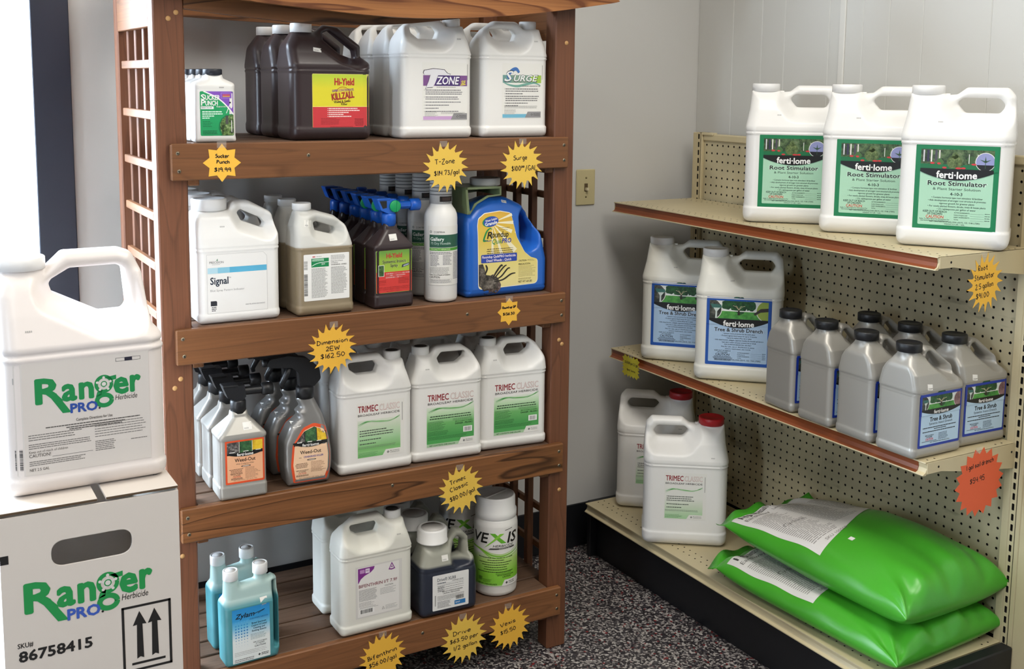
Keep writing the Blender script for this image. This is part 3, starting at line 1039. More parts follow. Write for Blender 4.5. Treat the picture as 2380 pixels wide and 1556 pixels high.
# ---- field shapes ---------------------------------------------------------
GAL = Shape('body', jug_field(
    [(-.095, 0, .014), (.095, 0, .014), (.095, .198, .012), (.080, .246, .012), (.0765, .268, .003), (.036, .266, .010), (.020, .285, .014),
     (-.046, .285, .026), (-.076, .264, .03), (-.091, .228, .04), (-.095, .197, .012)],
    [(0, .0480), (.225, .0480), (.235, .047), (.265, .037), (.285, .026)], .019,
    [(-.060, .266, .006), (.006, .267, .008), (.017, .253, .006), (.010, .236, .006), (-.036, .236, .008), (-.055, .2495, .006)], .0125, .036,
    neck=[(.0565, .0165, .24, .278)], grooves=[(.1965, .0022, .0019)], recess=(.026, .192), rdep=.0024), (-.102, -.054, -.006), (.102, .054, .292))
GALM = GAL.mirrored()
KILL = Shape('body', jug_field(
    [(-.097, 0, .016), (.097, 0, .016), (.097, .162, .008), (.0965, .176, .01), (.086, .190, .008), (.0855, .216, .012), (.033, .258, .010), (-.002, .262, .010),
     (-.018, .249, .008), (-.030, .244, .004), (-.076, .244, .006), (-.097, .212, .03), (-.097, .165, .01)],
    [(0, .060), (.160, .060), (.172, .0595), (.196, .047), (.235, .029), (.262, .016)], .022,
    [(-.006, .242, .004), (.010, .249, .005), (.069, .205, .006), (.073, .184, .005), (.036, .196, .006), (-.004, .227, .005)], .012, .030,
    neck=[(-.053, .020, .22, .252)], grooves=[(.160, .0022, .002), (.028, .0008, .0015)], recess=(.030, .154)), (-.104, -.066, -.006), (.104, .066, .270))
SIG = Shape('body', jug_field(
    [(-.0925, 0, .014), (.0925, 0, .014), (.0925, .190, .02), (.087, .218, .02), (.080, .240, .02), (.034, .266, .016), (-.004, .266, .012), (-.013, .247, .006),
     (-.088, .247, .010), (-.0925, .225, .012)],
    [(0, .0575), (.165, .0575), (.19, .055), (.235, .046), (.266, .026)], .017,
    [(.007, .240, .004), (.014, .247, .005), (.060, .2265, .005), (.071, .214, .006), (.065, .2025, .006), (.016, .222, .006)], .016, .028,
    neck=[(-.051, .031, .22, .256)], grooves=[(.166, .0014, .0016)], recess=(.022, .160)), (-.1, -.064, -.006), (.1, .064, .274))
DIM = Shape('body', jug_field(
    [(-.070, 0, .012), (.070, 0, .012), (.070, .155, .01), (.064, .176, .012), (.056, .204, .02), (.030, .226, .014), (-.010, .238, .008), (-.022, .238, .004),
     (-.060, .238, .006), (-.068, .205, .02), (-.070, .157, .01)],
    [(0, .0465), (.155, .0465), (.185, .042), (.22, .030), (.24, .022)], .017,
    [(-.0185, .2105, .004), (-.012, .2135, .004), (.031, .1995, .005), (.036, .191, .005), (.027, .1815, .005), (-.0145, .193, .005)], .013, .024,
    neck=[(-.0415, .018, .22, .246)], grooves=[(.157, .0012, .0015)], recess=(.022, .152)), (-.077, -.053, -.006), (.077, .053, .252))
QRT = Shape('body', jug_field(
    [(-.052, 0, .008), (.052, 0, .008), (.052, .148, .007), (.019, .186, .006), (.0165, .200, .002), (-.0165, .200, .002), (-.019, .186, .006), (-.052, .148, .007)],
    [(0, .0315), (.146, .0315), (.152, .031), (.186, .0165), (.2, .0162)], .010,
    recess=(.030, .141), rdep=.0018), (-.058, -.037, -.006), (.058, .037, .206), .0024)
RTS = Shape('body', jug_field(
    [(-.054, 0, .008), (.054, 0, .008), (.054, .146, .007), (.020, .183, .006), (.0175, .195, .002), (-.0175, .195, .002), (-.020, .183, .006), (-.054, .146, .007)],
    [(0, .042), (.144, .042), (.150, .041), (.183, .018), (.195, .0175)], .010,
    recess=(.031, .138), rdep=.0018), (-.06, -.048, -.006), (.06, .048, .2), .0024)
TRG = Shape('body', jug_field(
    [(-.050, 0, .010), (.050, 0, .010), (.0555, .05, .03), (.056, .075, .04), (.050, .115, .04), (.040, .160, .03), (.022, .200, .006), (.020, .210, .002), (-.016, .210, .002), (-.019, .198, .006),
     (-.010, .182, .006), (-.022, .171, .006), (-.016, .160, .006), (-.040, .140, .02), (-.056, .105, .04), (-.0565, .05, .04)],
    [(0, .036), (.04, .040), (.10, .038), (.15, .028), (.19, .019), (.21, .017)], .015), (-.063, -.047, -.006), (.063, .047, .216), .0024)
ZYL = Shape('body', jug_field(
    [(-.062, 0, .010), (.062, 0, .010), (.066, .02, .01), (.066, .186, .008), (.056, .193, .006), (.052, .190, .003), (.010, .189, .006), (-.020, .185, .004), (-.024, .200, .003), (-.055, .200, .003),
     (-.056, .162, .006), (-.064, .148, .012)],
    [(0, .033), (.14, .033), (.158, .022), (.2, .0145)], .014,
    [(.0555, .03, .003), (.0590, .03, .003), (.0590, .178, .003), (.0555, .178, .003)], .008, .008,
    neck=[(-.0395, .0145, .15, .204), (.030, .0145, .14, .206)]), (-.074, -.04, -.006), (.074, .04, .212), .0024)
DRV = Shape('body', jug_field(
    [(-.078, 0, .016), (.078, 0, .016), (.079, .10, .02), (.072, .138, .012), (.0625, .146, .004), (.0640, .182, .006), (.046, .204, .006), (.030, .206, .005), (.012, .184, .004), (.004, .176, .003),
     (-.062, .176, .006), (-.070, .150, .02), (-.078, .124, .02)],
    [(0, .050), (.105, .050), (.13, .047), (.15, .040), (.178, .032), (.206, .026)], .022,
    [(.018, .134, .004), (.046, .138, .004), (.049, .176, .004), (.034, .187, .004), (.024, .178, .004)], .012, .018,
    neck=[(-.029, .033, .15, .186)], grooves=[(.118, .0010, .002)]), (-.086, -.056, -.006), (.086, .056, .212))
_rf = jug_field(
    [(-.130, 0, .014), (.130, 0, .014), (.130, .085, .02), (.114, .146, .06), (.076, .208, .05), (.050, .228, .03), (.006, .247, .03), (-.040, .246, .05), (-.095, .230, .05), (-.130, .200, .04)],
    [(0, .062), (.16, .062), (.2, .058), (.247, .044)], .020,
    [(.0535, .196, .008), (.0545, .146, .02), (.068, .122, .012), (.083, .130, .008), (.089, .160, .02), (.076, .190, .012), (.062, .204, .006)], .020, .022,
    grooves=[(.016, .0010, .0015)])
RND = Shape('body', lambda x, y, z: _rf(x/.905, y, z)*.93, (-.126, -.068, -.006), (.126, .068, .254), .003)
BIG = Shape('body', jug_field(
    [(-.121, 0, .024), (.121, 0, .024), (.121, .236, .012), (.1215, .258, .02), (.116, .345, .02), (.100, .364, .012), (.012, .364, .012), (-.008, .348, .010), (-.030, .346, .006), (-.035, .349, .003),
     (-.108, .349, .003), (-.112, .300, .03), (-.121, .255, .012)],
    [(0, .077), (.236, .077), (.255, .0765), (.30, .064), (.345, .042), (.364, .034)], .030,
    [(-.008, .328, .013), (.006, .340, .010), (.082, .340, .013), (.096, .324, .013), (.084, .306, .012), (.010, .306, .012)], .017, .042,
    neck=[(-.0715, .033, .31, .353)], grooves=[(.242, .0018, .0024)], recess=(.042, .236), rdep=.0022, hr=.009), (-.128, -.1, -.006), (.128, .1, .372), .0034)
BIGM = BIG.mirrored()
SLV = Shape('body', jug_field(
    [(-.0795, 0, .012), (.0795, 0, .012), (.0795, .152, .008), (.078, .166, .008), (.062, .178, .006), (.0615, .200, .010), (.020, .240, .008), (-.004, .246, .006), (-.012, .236, .004), (-.0125, .222, .005),
     (-.030, .232, .003), (-.062, .232, .003), (-.0795, .206, .02)],
    [(0, .0585), (.152, .0585), (.160, .058), (.19, .050), (.215, .034), (.235, .022), (.247, .012)], .014,
    [(-.004, .2175, .003), (.001, .230, .004), (.012, .230, .004), (.047, .195, .005), (.048, .183, .004), (.030, .190, .005)], .012, .020,
    neck=[(-.046, .024, .19, .238)], grooves=[(.150, .0016, .0016)], recess=(.022, .147)), (-.091, -.069, -.006), (.091, .069, .254))
RAN = Shape('body', jug_field(
    [(-.126, 0, .02), (.126, 0, .02), (.126, .228, .012), (.1235, .246, .02), (.110, .262, .012), (.1035, .345, .02), (.090, .377, .018), (.068, .385, .016), (-.020, .385, .012), (-.046, .360, .008), (-.055, .356, .004),
     (-.112, .356, .006), (-.126, .325, .03)],
    [(0, .088), (.228, .088), (.244, .087), (.29, .070), (.35, .044), (.385, .030)], .030,
    [(-.043, .333, .008), (-.038, .340, .006), (-.010, .356, .006), (.064, .357, .010), (.075, .350, .008), (.0805, .288, .006), (.074, .279, .006), (.036, .2785, .01), (-.038, .318, .006)], .019, .036,
    neck=[(-.084, .036, .33, .368)], grooves=[(.232, .0030, .004)], recess=(.030, .222), rdep=.002, hr=.009), (-.133, -.096, -.006), (.133, .096, .393), .0034)
SUK = Shape('body', jug_field(
    [(-.0450, 0, .008), (.0450, 0, .008), (.0435, .015, .006), (.0435, .127, .008), (.0205, .1375, .004), (.0180, .148, .002), (-.0180, .148, .002), (-.0205, .1375, .004), (-.0435, .127, .008)],
    [(0, .0275), (.014, .026), (.122, .026), (.1375, .020), (.148, .0178)], .012, grooves=[(.113, .0005, .0012)]), (-.05, -.033, -.006), (.05, .033, .156), .0022)

# ---- the labels -----------------------------------------------------------
def photo(name, cols, scale=60, seed=0):
    """small printed plant picture: mottled ink"""
    if name in MATS:
        return MATS[name]
    m = bpy.data.materials.new(name); m.use_nodes = True
    nt = m.node_tree; L = nt.links.new
    b = nt.nodes['Principled BSDF']; b.inputs['Roughness'].default_value = .45
    tc = nt.nodes.new('ShaderNodeTexCoord')
    mp = nt.nodes.new('ShaderNodeMapping'); mp.inputs['Location'].default_value = (seed, seed*.7, seed*1.3); L(tc.outputs['Object'], mp.inputs[0])
    n = nt.nodes.new('ShaderNodeTexNoise'); n.inputs['Scale'].default_value = scale; n.inputs['Detail'].default_value = 5; n.inputs['Roughness'].default_value = .75
    L(mp.outputs[0], n.inputs['Vector'])
    r = nt.nodes.new('ShaderNodeValToRGB')
    N = len(cols)
    r.color_ramp.elements[0].color = (*hexc(cols[0]), 1); r.color_ramp.elements[0].position = .34
    r.color_ramp.elements[1].color = (*hexc(cols[-1]), 1); r.color_ramp.elements[1].position = .66
    for k in range(1, N-1):
        e = r.color_ramp.elements.new(.34+.32*k/(N-1)); e.color = (*hexc(cols[k]), 1)
    L(n.outputs['Fac'], r.inputs[0]); L(r.outputs[0], b.inputs['Base Color'])
    MATS[name] = m
    return m

def vgrad(name, stops, z0, z1):
    """printed vertical colour fade between two heights of the label"""
    if name in MATS:
        return MATS[name]
    m = bpy.data.materials.new(name); m.use_nodes = True
    nt = m.node_tree; L = nt.links.new
    b = nt.nodes['Principled BSDF']; b.inputs['Roughness'].default_value = .42
    tc = nt.nodes.new('ShaderNodeTexCoord'); sx = nt.nodes.new('ShaderNodeSeparateXYZ'); L(tc.outputs['Object'], sx.inputs[0])
    mr = nt.nodes.new('ShaderNodeMapRange'); mr.inputs['From Min'].default_value = z0; mr.inputs['From Max'].default_value = z1
    L(sx.outputs['Z'], mr.inputs['Value'])
    r = nt.nodes.new('ShaderNodeValToRGB')
    r.color_ramp.elements[0].color = (*hexc(stops[0][1]), 1); r.color_ramp.elements[0].position = stops[0][0]
    r.color_ramp.elements[1].color = (*hexc(stops[-1][1]), 1); r.color_ramp.elements[1].position = stops[-1][0]
    for p, c in stops[1:-1]:
        e = r.color_ramp.elements.new(p); e.color = (*hexc(c), 1)
    L(mr.outputs[0], r.inputs[0]); L(r.outputs[0], b.inputs['Base Color'])
    MATS[name] = m
    return m

def maker(lb, x1, y0, m):
    """maker's corner tab: diamond G, two words"""
    lb.circ(x1-25, y0+5.5, 3.2, ink('3A3A3C'), 4, n=4)
    lb.text('G', x1-25, y0+4.0, 3, OFFW, align='c', bold=.02, z=5)
    lb.text('PBI GORDON', x1-20, y0+6.6, 2.0, K, w=18, z=4)
    lb.text('CORPORATION', x1-20, y0+3.0, 2.0, K, w=18, z=4)

def fertilome(lb, u0, u1, vtop, vbot, sag, w, h, z=2):
    """black swoosh with the lettering across"""
    n = 16
    pts = [(u0, vtop), (u1, vtop)]
    pts += [(u1+(u0-u1)*k/n, vbot-sag*(1-(2*k/n-1)**2)) for k in range(n+1)]
    lb.poly(pts, ink('121212'), z)
    lb.text('ferti\u00b7lome', (u0+u1)/2, vbot-sag+h*.26, h, PAPER, w=w, align='c', bold=.04, z=z+1, arch=h*.10)

def bush(lb, cu, cv, r, m, z, n=14, seed=1):
    rd = random.Random(seed)
    lb.poly([(cu+r*(.75+.4*rd.random())*math.cos(2*PI*k/n), cv+r*(.75+.4*rd.random())*math.sin(2*PI*k/n)) for k in range(n)], m, z)

def lab_trimec_front(w=122, h=137, s=1.0):
    lb = Label(w, h)
    lb.rect(0, 0, w, h, OFFW, 0)
    g = vgrad('trimec_fade_%d' % w, [(0, '6DB366'), (.12, '8CC480'), (.2, '79B76C'), (.45, 'A8CFA0'), (.75, 'CBD8C0'), (1, 'E2E2DA')], .04, .145)
    lb.rect(3*s, 2*s, w-10*s, h*.68, g, 1)
    lb.text('TRIMEC', 4*s, h*.83, 15.5*s, DKRED, w=51*s, bold=.02)
    lb.text('CLASSIC', 58*s, h*.83, 15.5*s, ink('C99A95'), w=52*s, bold=.012, z=3)
    lb.text('CLASSIC', 58.4*s, h*.83+.5, 15.0*s, OFFW, w=51.2*s, bold=-.016, z=4)
    lb.text('BROADLEAF HERBICIDE', 4*s, h*.755, 5.2*s, ink('3C3A3A'), w=106*s, bold=.01)
    for k, (dv, c, wd) in enumerate(((0, '4F9E55', 3.4), (-3.5, '7CB86F', 2.2), (3.2, 'A9CDA0', 1.6))):
        P = smooth_line([(4*s, h*.60+dv), (28*s, h*.655+dv*.4), (58*s, h*.63-dv*.3), (86*s, h*.625), (w-11*s, h*.70+dv*.6)], 6)
        n = len(P); lb.line(P, [wd*s*(.15+.85*math.sin(PI*i/(n-1))) for i in range(n)], ink(c), 2+k)
    lb.fine(8*s, w-26*s, h*.50, 3, 6*s, ink('4A554A'), th=2.4*s)
    lb.fine(8*s, w-50*s, h*.335, 1, 6*s, ink('4A554A'), th=2.4*s)
    lb.fine(8*s, w-66*s, h*.265, 1, 6*s, ink('4A554A'), th=2.4*s)
    lb.fine(4*s, w-22*s, h*.205, 2, 3*s, ink('6B7A68'), th=1*s, ragged=.03)
    lb.fine(5*s, 55*s, h*.10, 4, 2.6*s, ink('5B8F58'), th=.9*s)
    lb.poly([(w-56*s, 2*s), (w-48*s, 15*s), (w-10*s, 15*s), (w-10*s, 2*s)], OFFW, 2)
    lb.circ(w-42*s, 8*s, 3.3*s, ink('4A4A4C'), 4, n=4); lb.text('G', w-42*s, 6.4*s, 3.2*s, OFFW, align='c', bold=.02, z=5)
    lb.text('PBI GORDON', w-37*s, 9*s, 2.4*s, K, w=24*s); lb.text('CORPORATION', w-37*s, 5*s, 2.4*s, K, w=24*s)
    lb.rect(w-5.6*s, h*.60, w-4.4*s, h*.93, GREY, 1, step=50)
    return lb

def lab_trimec_back(w=128, h=138):
    lb = Label(w, h)
    lb.rect(0, 0, w, h*.97, WHITE, 0)
    g = vgrad('trimec_fade_back', [(0, '86C07E'), (.06, '4FA355'), (.28, '4A9A50'), (.55, '6FB468'), (.8, 'C2DDB8'), (1, 'E4E4DE')], .038, .145)
    lb.rect(1, 9, w-1, h*.74, g, 1); lb.rect(1, 1, w-40, 9, ink('A8C9A2'), 1)
    lb.text('TRIMEC', 3, h*.855, 16, DKRED, w=56, bold=.02)
    lb.text('CLASSIC', 63, h*.855, 16, ink('B9807C'), w=62, bold=.014, z=3)
    lb.text('CLASSIC', 63.4, h*.855+.5, 15.4, OFFW, w=61.2, bold=-.016, z=4)
    lb.text('BROADLEAF HERBICIDE', 4, h*.785, 5.4, ink('2C2A2A'), w=120, bold=.012)
    for k, (dv, c, wd) in enumerate(((0, '3E9448', 4), (-3.5, '6DB063', 2.4), (3.4, '9CC894', 1.8))):
        P = smooth_line([(5, h*.655+dv), (34, h*.71+dv*.4), (66, h*.685-dv*.3), (98, h*.69), (w-2, h*.77+dv*.6)], 6)
        n = len(P); lb.line(P, [wd*(.15+.85*math.sin(PI*i/(n-1))) for i in range(n)], ink(c), 2+k)
    lb.fine(8, w-8, h*.575, 2, 6, ink('2F4A30'), th=2.6, align='c', ragged=.08)
    lb.fine(4, 52, h*.47, 8, 2.9, ink('3F6E40'), th=1.1)
    lb.fine(70, w-6, h*.49, 2, 3, ink('3F6E40'), th=1.1)
    lb.text('KEEP OUT OF REACH OF CHILDREN', 76, h*.425, 2.8, ink('1E3A20'), w=46, bold=.02)
    lb.text('DANGER - PELIGRO', 76, h*.38, 4.2, ink('1E3A20'), w=47, bold=.03)
    lb.rect(98, h*.22, w-6, h*.325, PAPER, 2); lb.bars(101, h*.235, w-9, h*.31, K, z=3)
    lb.fine(4, 66, h*.29, 4, 3, ink('2F6A34'), th=1.1); lb.fine(4, w-8, h*.19, 3, 3, ink('2F6A34'), th=1.1)
    lb.text('NET CONTENTS: ONE GALLON', 8, 3, 3.6, ink('23402A'), w=68, bold=.02)
    lb.poly([(w-44, 1), (w-36, 17), (w-1, 17), (w-1, 1)], OFFW, 2)
    maker(lb, w-3, 3, K)
    return lb

def lab_tzone(w=122, h=137):
    lb = Label(w, h); lb.rrect(0, 0, w, h, 3, OFFW, 0)
    P1 = ink('4B3272'); P2 = ink('7B4E88')
    lb.rect(3, 82, w-2, 107, P1, 1); lb.rect(3, 82, 34, 107, P2, 2); lb.rect(w-22, 82, w-2, 107, P2, 2)
    T = [(4, 112), (6, 118), (30, 122), (58, 120), (66, 112), (74, 110), (72, 108), (42, 107), (34, 88), (28, 79), (14, 78), (9, 75), (17, 92), (22, 108), (6, 108)]
    lb.poly([((x-38)*1.05+38, (y-100)*1.06+100) for x, y in T], ink('2A2430'), 3); lb.poly(T, ink('DFDDE2'), 4)
    lb.text('ZONE', 37, 86, 18, ink('EDEBF0'), w=62, bold=.03, shear=.25, z=5); lb.text('ZONE', 36, 85, 19.6, ink('2E2050'), w=65, bold=.055, shear=.25, z=4)
    lb.text('SE', 103, 86, 9, ink('E4D83A'), w=13, bold=.03, shear=.2, z=5); lb.line([(101, 83.5), (116, 86)], 1.3, ink('E4D83A'), 5)
    lb.fine(38, 104, 80, 1, 4, GREYL, th=1.8)
    y = 73
    for n, wd in ((3, 108), (2, 100), (1, 104), (1, 74), (1, 46), (1, 100)):
        lb.rect(5.5, y-1.6, 6.8, y-.3, GREY, 2); lb.fine(9, wd, y, n, 4.6, ink('77757A'), th=2.0, ragged=.06); y -= n*4.6+2.7
    lb.fine(7, 42, 21, 5, 2.6, GREYL, th=1.0); lb.fine(50, w-6, 19.5, 2, 2.6, GREYL, th=1.0)
    lb.rect(3, 1.5, 84, 10, ink('C6A0CB'), 1)
    lb.poly([(76, 1.5), (84, 17), (w-2, 17), (w-2, 1.5)], ink('8D8B8C'), 2)
    maker(lb, w-3, 3.5, K)
    lb.rect(w-1.6, 96, w-.4, 134, GREY, 1, step=60)
    return lb

def lab_surge(w=116, h=136):
    lb = Label(w, h); lb.rrect(0, 0, w, h, 3, OFFW, 0)
    lb.rect(2, 88, w-4, 107, ink('7F9C8A'), 1); lb.rect(w-34, 88, w-4, 107, ink('9DBF4A'), 2); lb.rect(2, 88, 26, 107, ink('6E9A94'), 2)
    P = smooth_line([(2, 90), (20, 83), (44, 80), (70, 85), (92, 88), (w-6, 82)], 6); n = len(P)
    lb.line(P, [6*(.2+.8*math.sin(PI*i/(n-1))) for i in range(n)], ink('6FA293'), 3)
    S = smooth_line([(48, 113), (40, 122), (28, 118), (17, 106), (21, 98), (30, 100)], 6); n = len(S)
    lb.line(S, [9*(.15+.85*math.sin(PI*(.2+.8*i/(n-1)))) for i in range(n)], ink('3F6FB2'), 3)
    lb.text('S', 5, 91, 27, ink('2A3A3C'), w=28, bold=.05, shear=.3, z=4); lb.text('S', 6, 92, 25, ink('E6E8E8'), w=26, bold=.02, shear=.3, z=5)
    lb.text('URGE', 32, 91, 16.5, ink('22302C'), w=72, bold=.06, shear=.25, z=4); lb.text('URGE', 33, 92, 15, ink('EDEEEC'), w=69, bold=.025, shear=.25, z=5)
    lb.text('BROADLEAF HERBICIDE FOR TURF', 58, 79, 2.6, ink('4A4A4A'), w=52, bold=.02)
    y = 74
    for n, wd in ((2, 106), (1, 62), (3, 106), (1, 78), (1, 48)):
        lb.rect(6.5, y-1.6, 7.8, y-.3, GREY, 2); lb.fine(10, wd, y, n, 5.2, ink('6A686A'), th=2.2, ragged=.05); y -= n*5.2+1.2
    lb.fine(7, 102, 31, 2, 3.8, GREY, th=1.0, ragged=.02); lb.fine(7, 42, 22.5, 5, 2.8, GREYL, th=1.0)
    lb.rect(2, 2, 74, 11, ink('6FB2CC'), 1); lb.poly([(66, 2), (74, 17), (w-4, 17), (w-4, 2)], ink('8D8B8C'), 2)
    maker(lb, w-5, 4, K)
    lb.rect(w-1.6, 96, w-.6, 132, GREY, 1, step=60)
    return lb

def lab_kill(w=141, h=123):
    lb = Label(w, h)
    g = vgrad('hiyield_fade', [(0, 'DDD02C'), (.55, 'DDD22E'), (1, 'B4D03C')], .075, .152)
    lb.rrect(0, 0, w, h, 3, ink('DDD07A'), 0); lb.rect(.6, 50, w-.6, h-1, g, 1); lb.rect(.6, 1, w-.6, 48.5, ink('C9363C'), 1); lb.rect(.6, 48.5, w-.6, 50.2, ink('E3D46A'), 2)
    lb.text('Hi-Yield', 76, 98, 15.5, ink('B5222A'), w=48, align='c', bold=.045)
    lb.circ(73, 76, 18.5, ink('A8552A'), 2); lb.circ(73, 76, 17.2, ink('E0CE2E'), 3); lb.circ(73, 79, 12, ink('D9B93A'), 4); lb.circ(73, 79, 10.8, ink('E0CE2E'), 5)
    lb.text('SUPER CONCENTRATE', 73, 84, 5.2, ink('8A4E8C'), w=52, align='c', bold=.03, rot=4, z=6)
    lb.text('KILLZALL', 73, 67, 14.5, ink('A3282A'), w=55, align='c', bold=.05, rot=7, z=6)
    lb.text('Weed & Grass', 71, 58.5, 5.6, ink('2A2410'), w=40, align='c', bold=.02, rot=5, z=6); lb.text('Killer', 76, 52.8, 4.6, ink('2A2410'), w=15, align='c', bold=.02, z=6)
    for k, L in enumerate((108, 114, 88, 74, 94)):
        lb.rect(35.5, 44.2-k*4.5, 37, 45.6-k*4.5, PAPER, 3); lb.fine(38.5, L, 46-k*4.5, 1, 4, ink('F2D9D4'), th=2.2, ragged=.02)
    lb.fine(20, 66, 23, 5, 3.1, ink('8A2026'), th=1.1); lb.fine(100, 124, 22, 6, 2.9, ink('8A2026'), th=1.6, align='c'); lb.fine(42, 112, 4, 1, 3, ink('8A2026'), th=1.3)
    return lb

def lab_signal(w=134, h=131):
    lb = Label(w, h)
    o = [(0, 0), (w, 0), (w, h-9), (w-8, h), (0, h)]
    lb.poly(o, ink('C2C0BC'), 0); lb.poly([(.7, .7), (w-.7, .7), (w-.7, h-9.4), (w-8.3, h-.7), (.7, h-.7)], ink('E7E5E1'), 1)
    lb.text('PRECISION', 6, h-20, 5, ink('6F6E6C'), w=31, bold=.01); lb.fine(12, 32, h-22, 1, 2, GREYL, th=1.0)
    lb.poly([(21, h-14), (24, h-9), (24.5, h-14.5)], ink('5B8C6A'), 2)
    lb.rect(2, h-42, w-1, h-29.5, ink('58AACB'), 2); lb.rect(2, h-42, 50, h-29.5, ink('86BFD4'), 3); lb.rect(2, h-42, 24, h-29.5, ink('AED0DB'), 4)
    lb.text('Signal', 7, h-66, 15.5, ink('1E2A3A'), w=40, bold=.03); lb.text('TM', 48, h-54, 2.4, K)
    lb.text('Blue Spray Pattern Indicator', 7, h-82, 4.6, ink('9E9D9C'), w=75)
    lb.poly([(7, 17), (21, 17), (21, 26), (19, 28), (7, 28)], ink('2C2E34'), 2); lb.fine(9, 20, 15, 3, 3.8, ink('4A4A4C'), th=1.8)
    lb.text('SHAKE WELL BEFORE USING CONTENTS', 84, 14, 2.6, ink('77757A'), w=44)
    return lb

def lab_dim(w=110, h=107):
    lb = Label(w, h); lb.rrect(0, 0, w, h, 2.5, PAPER, 0)
    lb.bars(0.5, 72, 9, h-15, ink('8A8886'), True, 1); lb.bars(.5, 12, 9, 62, ink('6E6C6A'), True, 1)
    lb.circ(24, h-6, 4, ink('C8545A'), 2, rv=1.3); lb.fine(30, 46, h-5.4, 1, 2, GREYL, th=1)
    lb.rect(18, h-30, 60, h-10, ink('12854C'), 1); lb.rect(20, h-16.5, 48, h-11.5, ink('BFE0CC'), 2); lb.text('Dimension', 21, h-16, 4, ink('12854C'), w=26, bold=.02)
    P = smooth_line([(19, h-27), (34, h-21), (60, h-19)], 6); lb.line(P, 1.4, ink('E4F2EA'), 2)
    lb.text('2EW', 42, h-25.5, 3.6, ink('E4F2EA'), w=9, bold=.02)
    lb.fine(18, 60, h-33, 25, 2.75, ink('8C8A88'), th=1.1); lb.fine(65, w-5, h-5, 4, 2.8, ink('9C9A98'), th=1.0)
    lb.text('Keep Out of Reach', 65, h-19.5, 2.8, ink('44423F'), w=29); lb.text('of Children', 65, h-23.5, 2.8, ink('44423F'), w=17); lb.text('WARNING  AVISO', 65, h-28.5, 3.4, ink('6A6864'), w=38, bold=.02)
    lb.fine(65, w-5, h-32, 23, 2.75, ink('8C8A88'), th=1.1)
    return lb

def lab_hiy(w=94, h=101):
    lb = Label(w, h); lb.rrect(0, 0, w, h, 2, ink('97B83C'), 0)
    g = vgrad('systemic_fade', [(0, 'A5C23F'), (.6, '8FB23C'), (1, '5F9440')], .085, .138)
    lb.rect(.5, 50, w-.5, h-.5, g, 1); lb.rect(.5, .8, w-.5, 50, ink('D23A34'), 2)
    lb.text('Hi-Yield', 46, 83, 11, ink('C02A30'), w=41, align='c', bold=.04)
    lb.text('Systemic Insect', 46, 71, 7.4, ink('C9DC8C'), w=64, align='c', bold=.085, z=1.6); lb.text('Systemic Insect', 46, 71, 7.4, ink('1B2416'), w=62, align='c', bold=.032)
    lb.text('Spray', 46, 61.5, 7.4, ink('C9DC8C'), w=22.5, align='c', bold=.085, z=1.6); lb.text('Spray', 46, 61.5, 7.4, ink('1B2416'), w=20.5, align='c', bold=.032)
    lb.poly([(66, 58), (85, 63), (86.5, 69), (67, 65)], ink('2E3648'), 3); lb.poly([(70, 60), (84, 64), (84.5, 67), (70.5, 63.5)], ink('A9B2C4'), 4)
    lb.rect(5, 40, 20, 67, PAPER, 3); lb.rect(6, 41, 19, 66, photo('leaf_print', ('1F3A1E', '35592C', '5C7D48'), 150), 4)
    for k, L in enumerate((88, 76, 68)):
        lb.fine(24, L, 47-k*4.6, 1, 4, ink('F4E2DE'), th=2.6, ragged=.02)
    lb.fine(4, 26, 30, 4, 3.2, ink('8E2420'), th=1.2); lb.fine(54, 88, 34, 5, 3, ink('9E2A24'), th=1.4, align='c'); lb.fine(4, 88, 14, 3, 2.8, ink('8E2420'), th=1.1, ragged=.05); lb.fine(26, 70, 4.5, 1, 3, ink('8E2420'), th=1.2)
    return lb

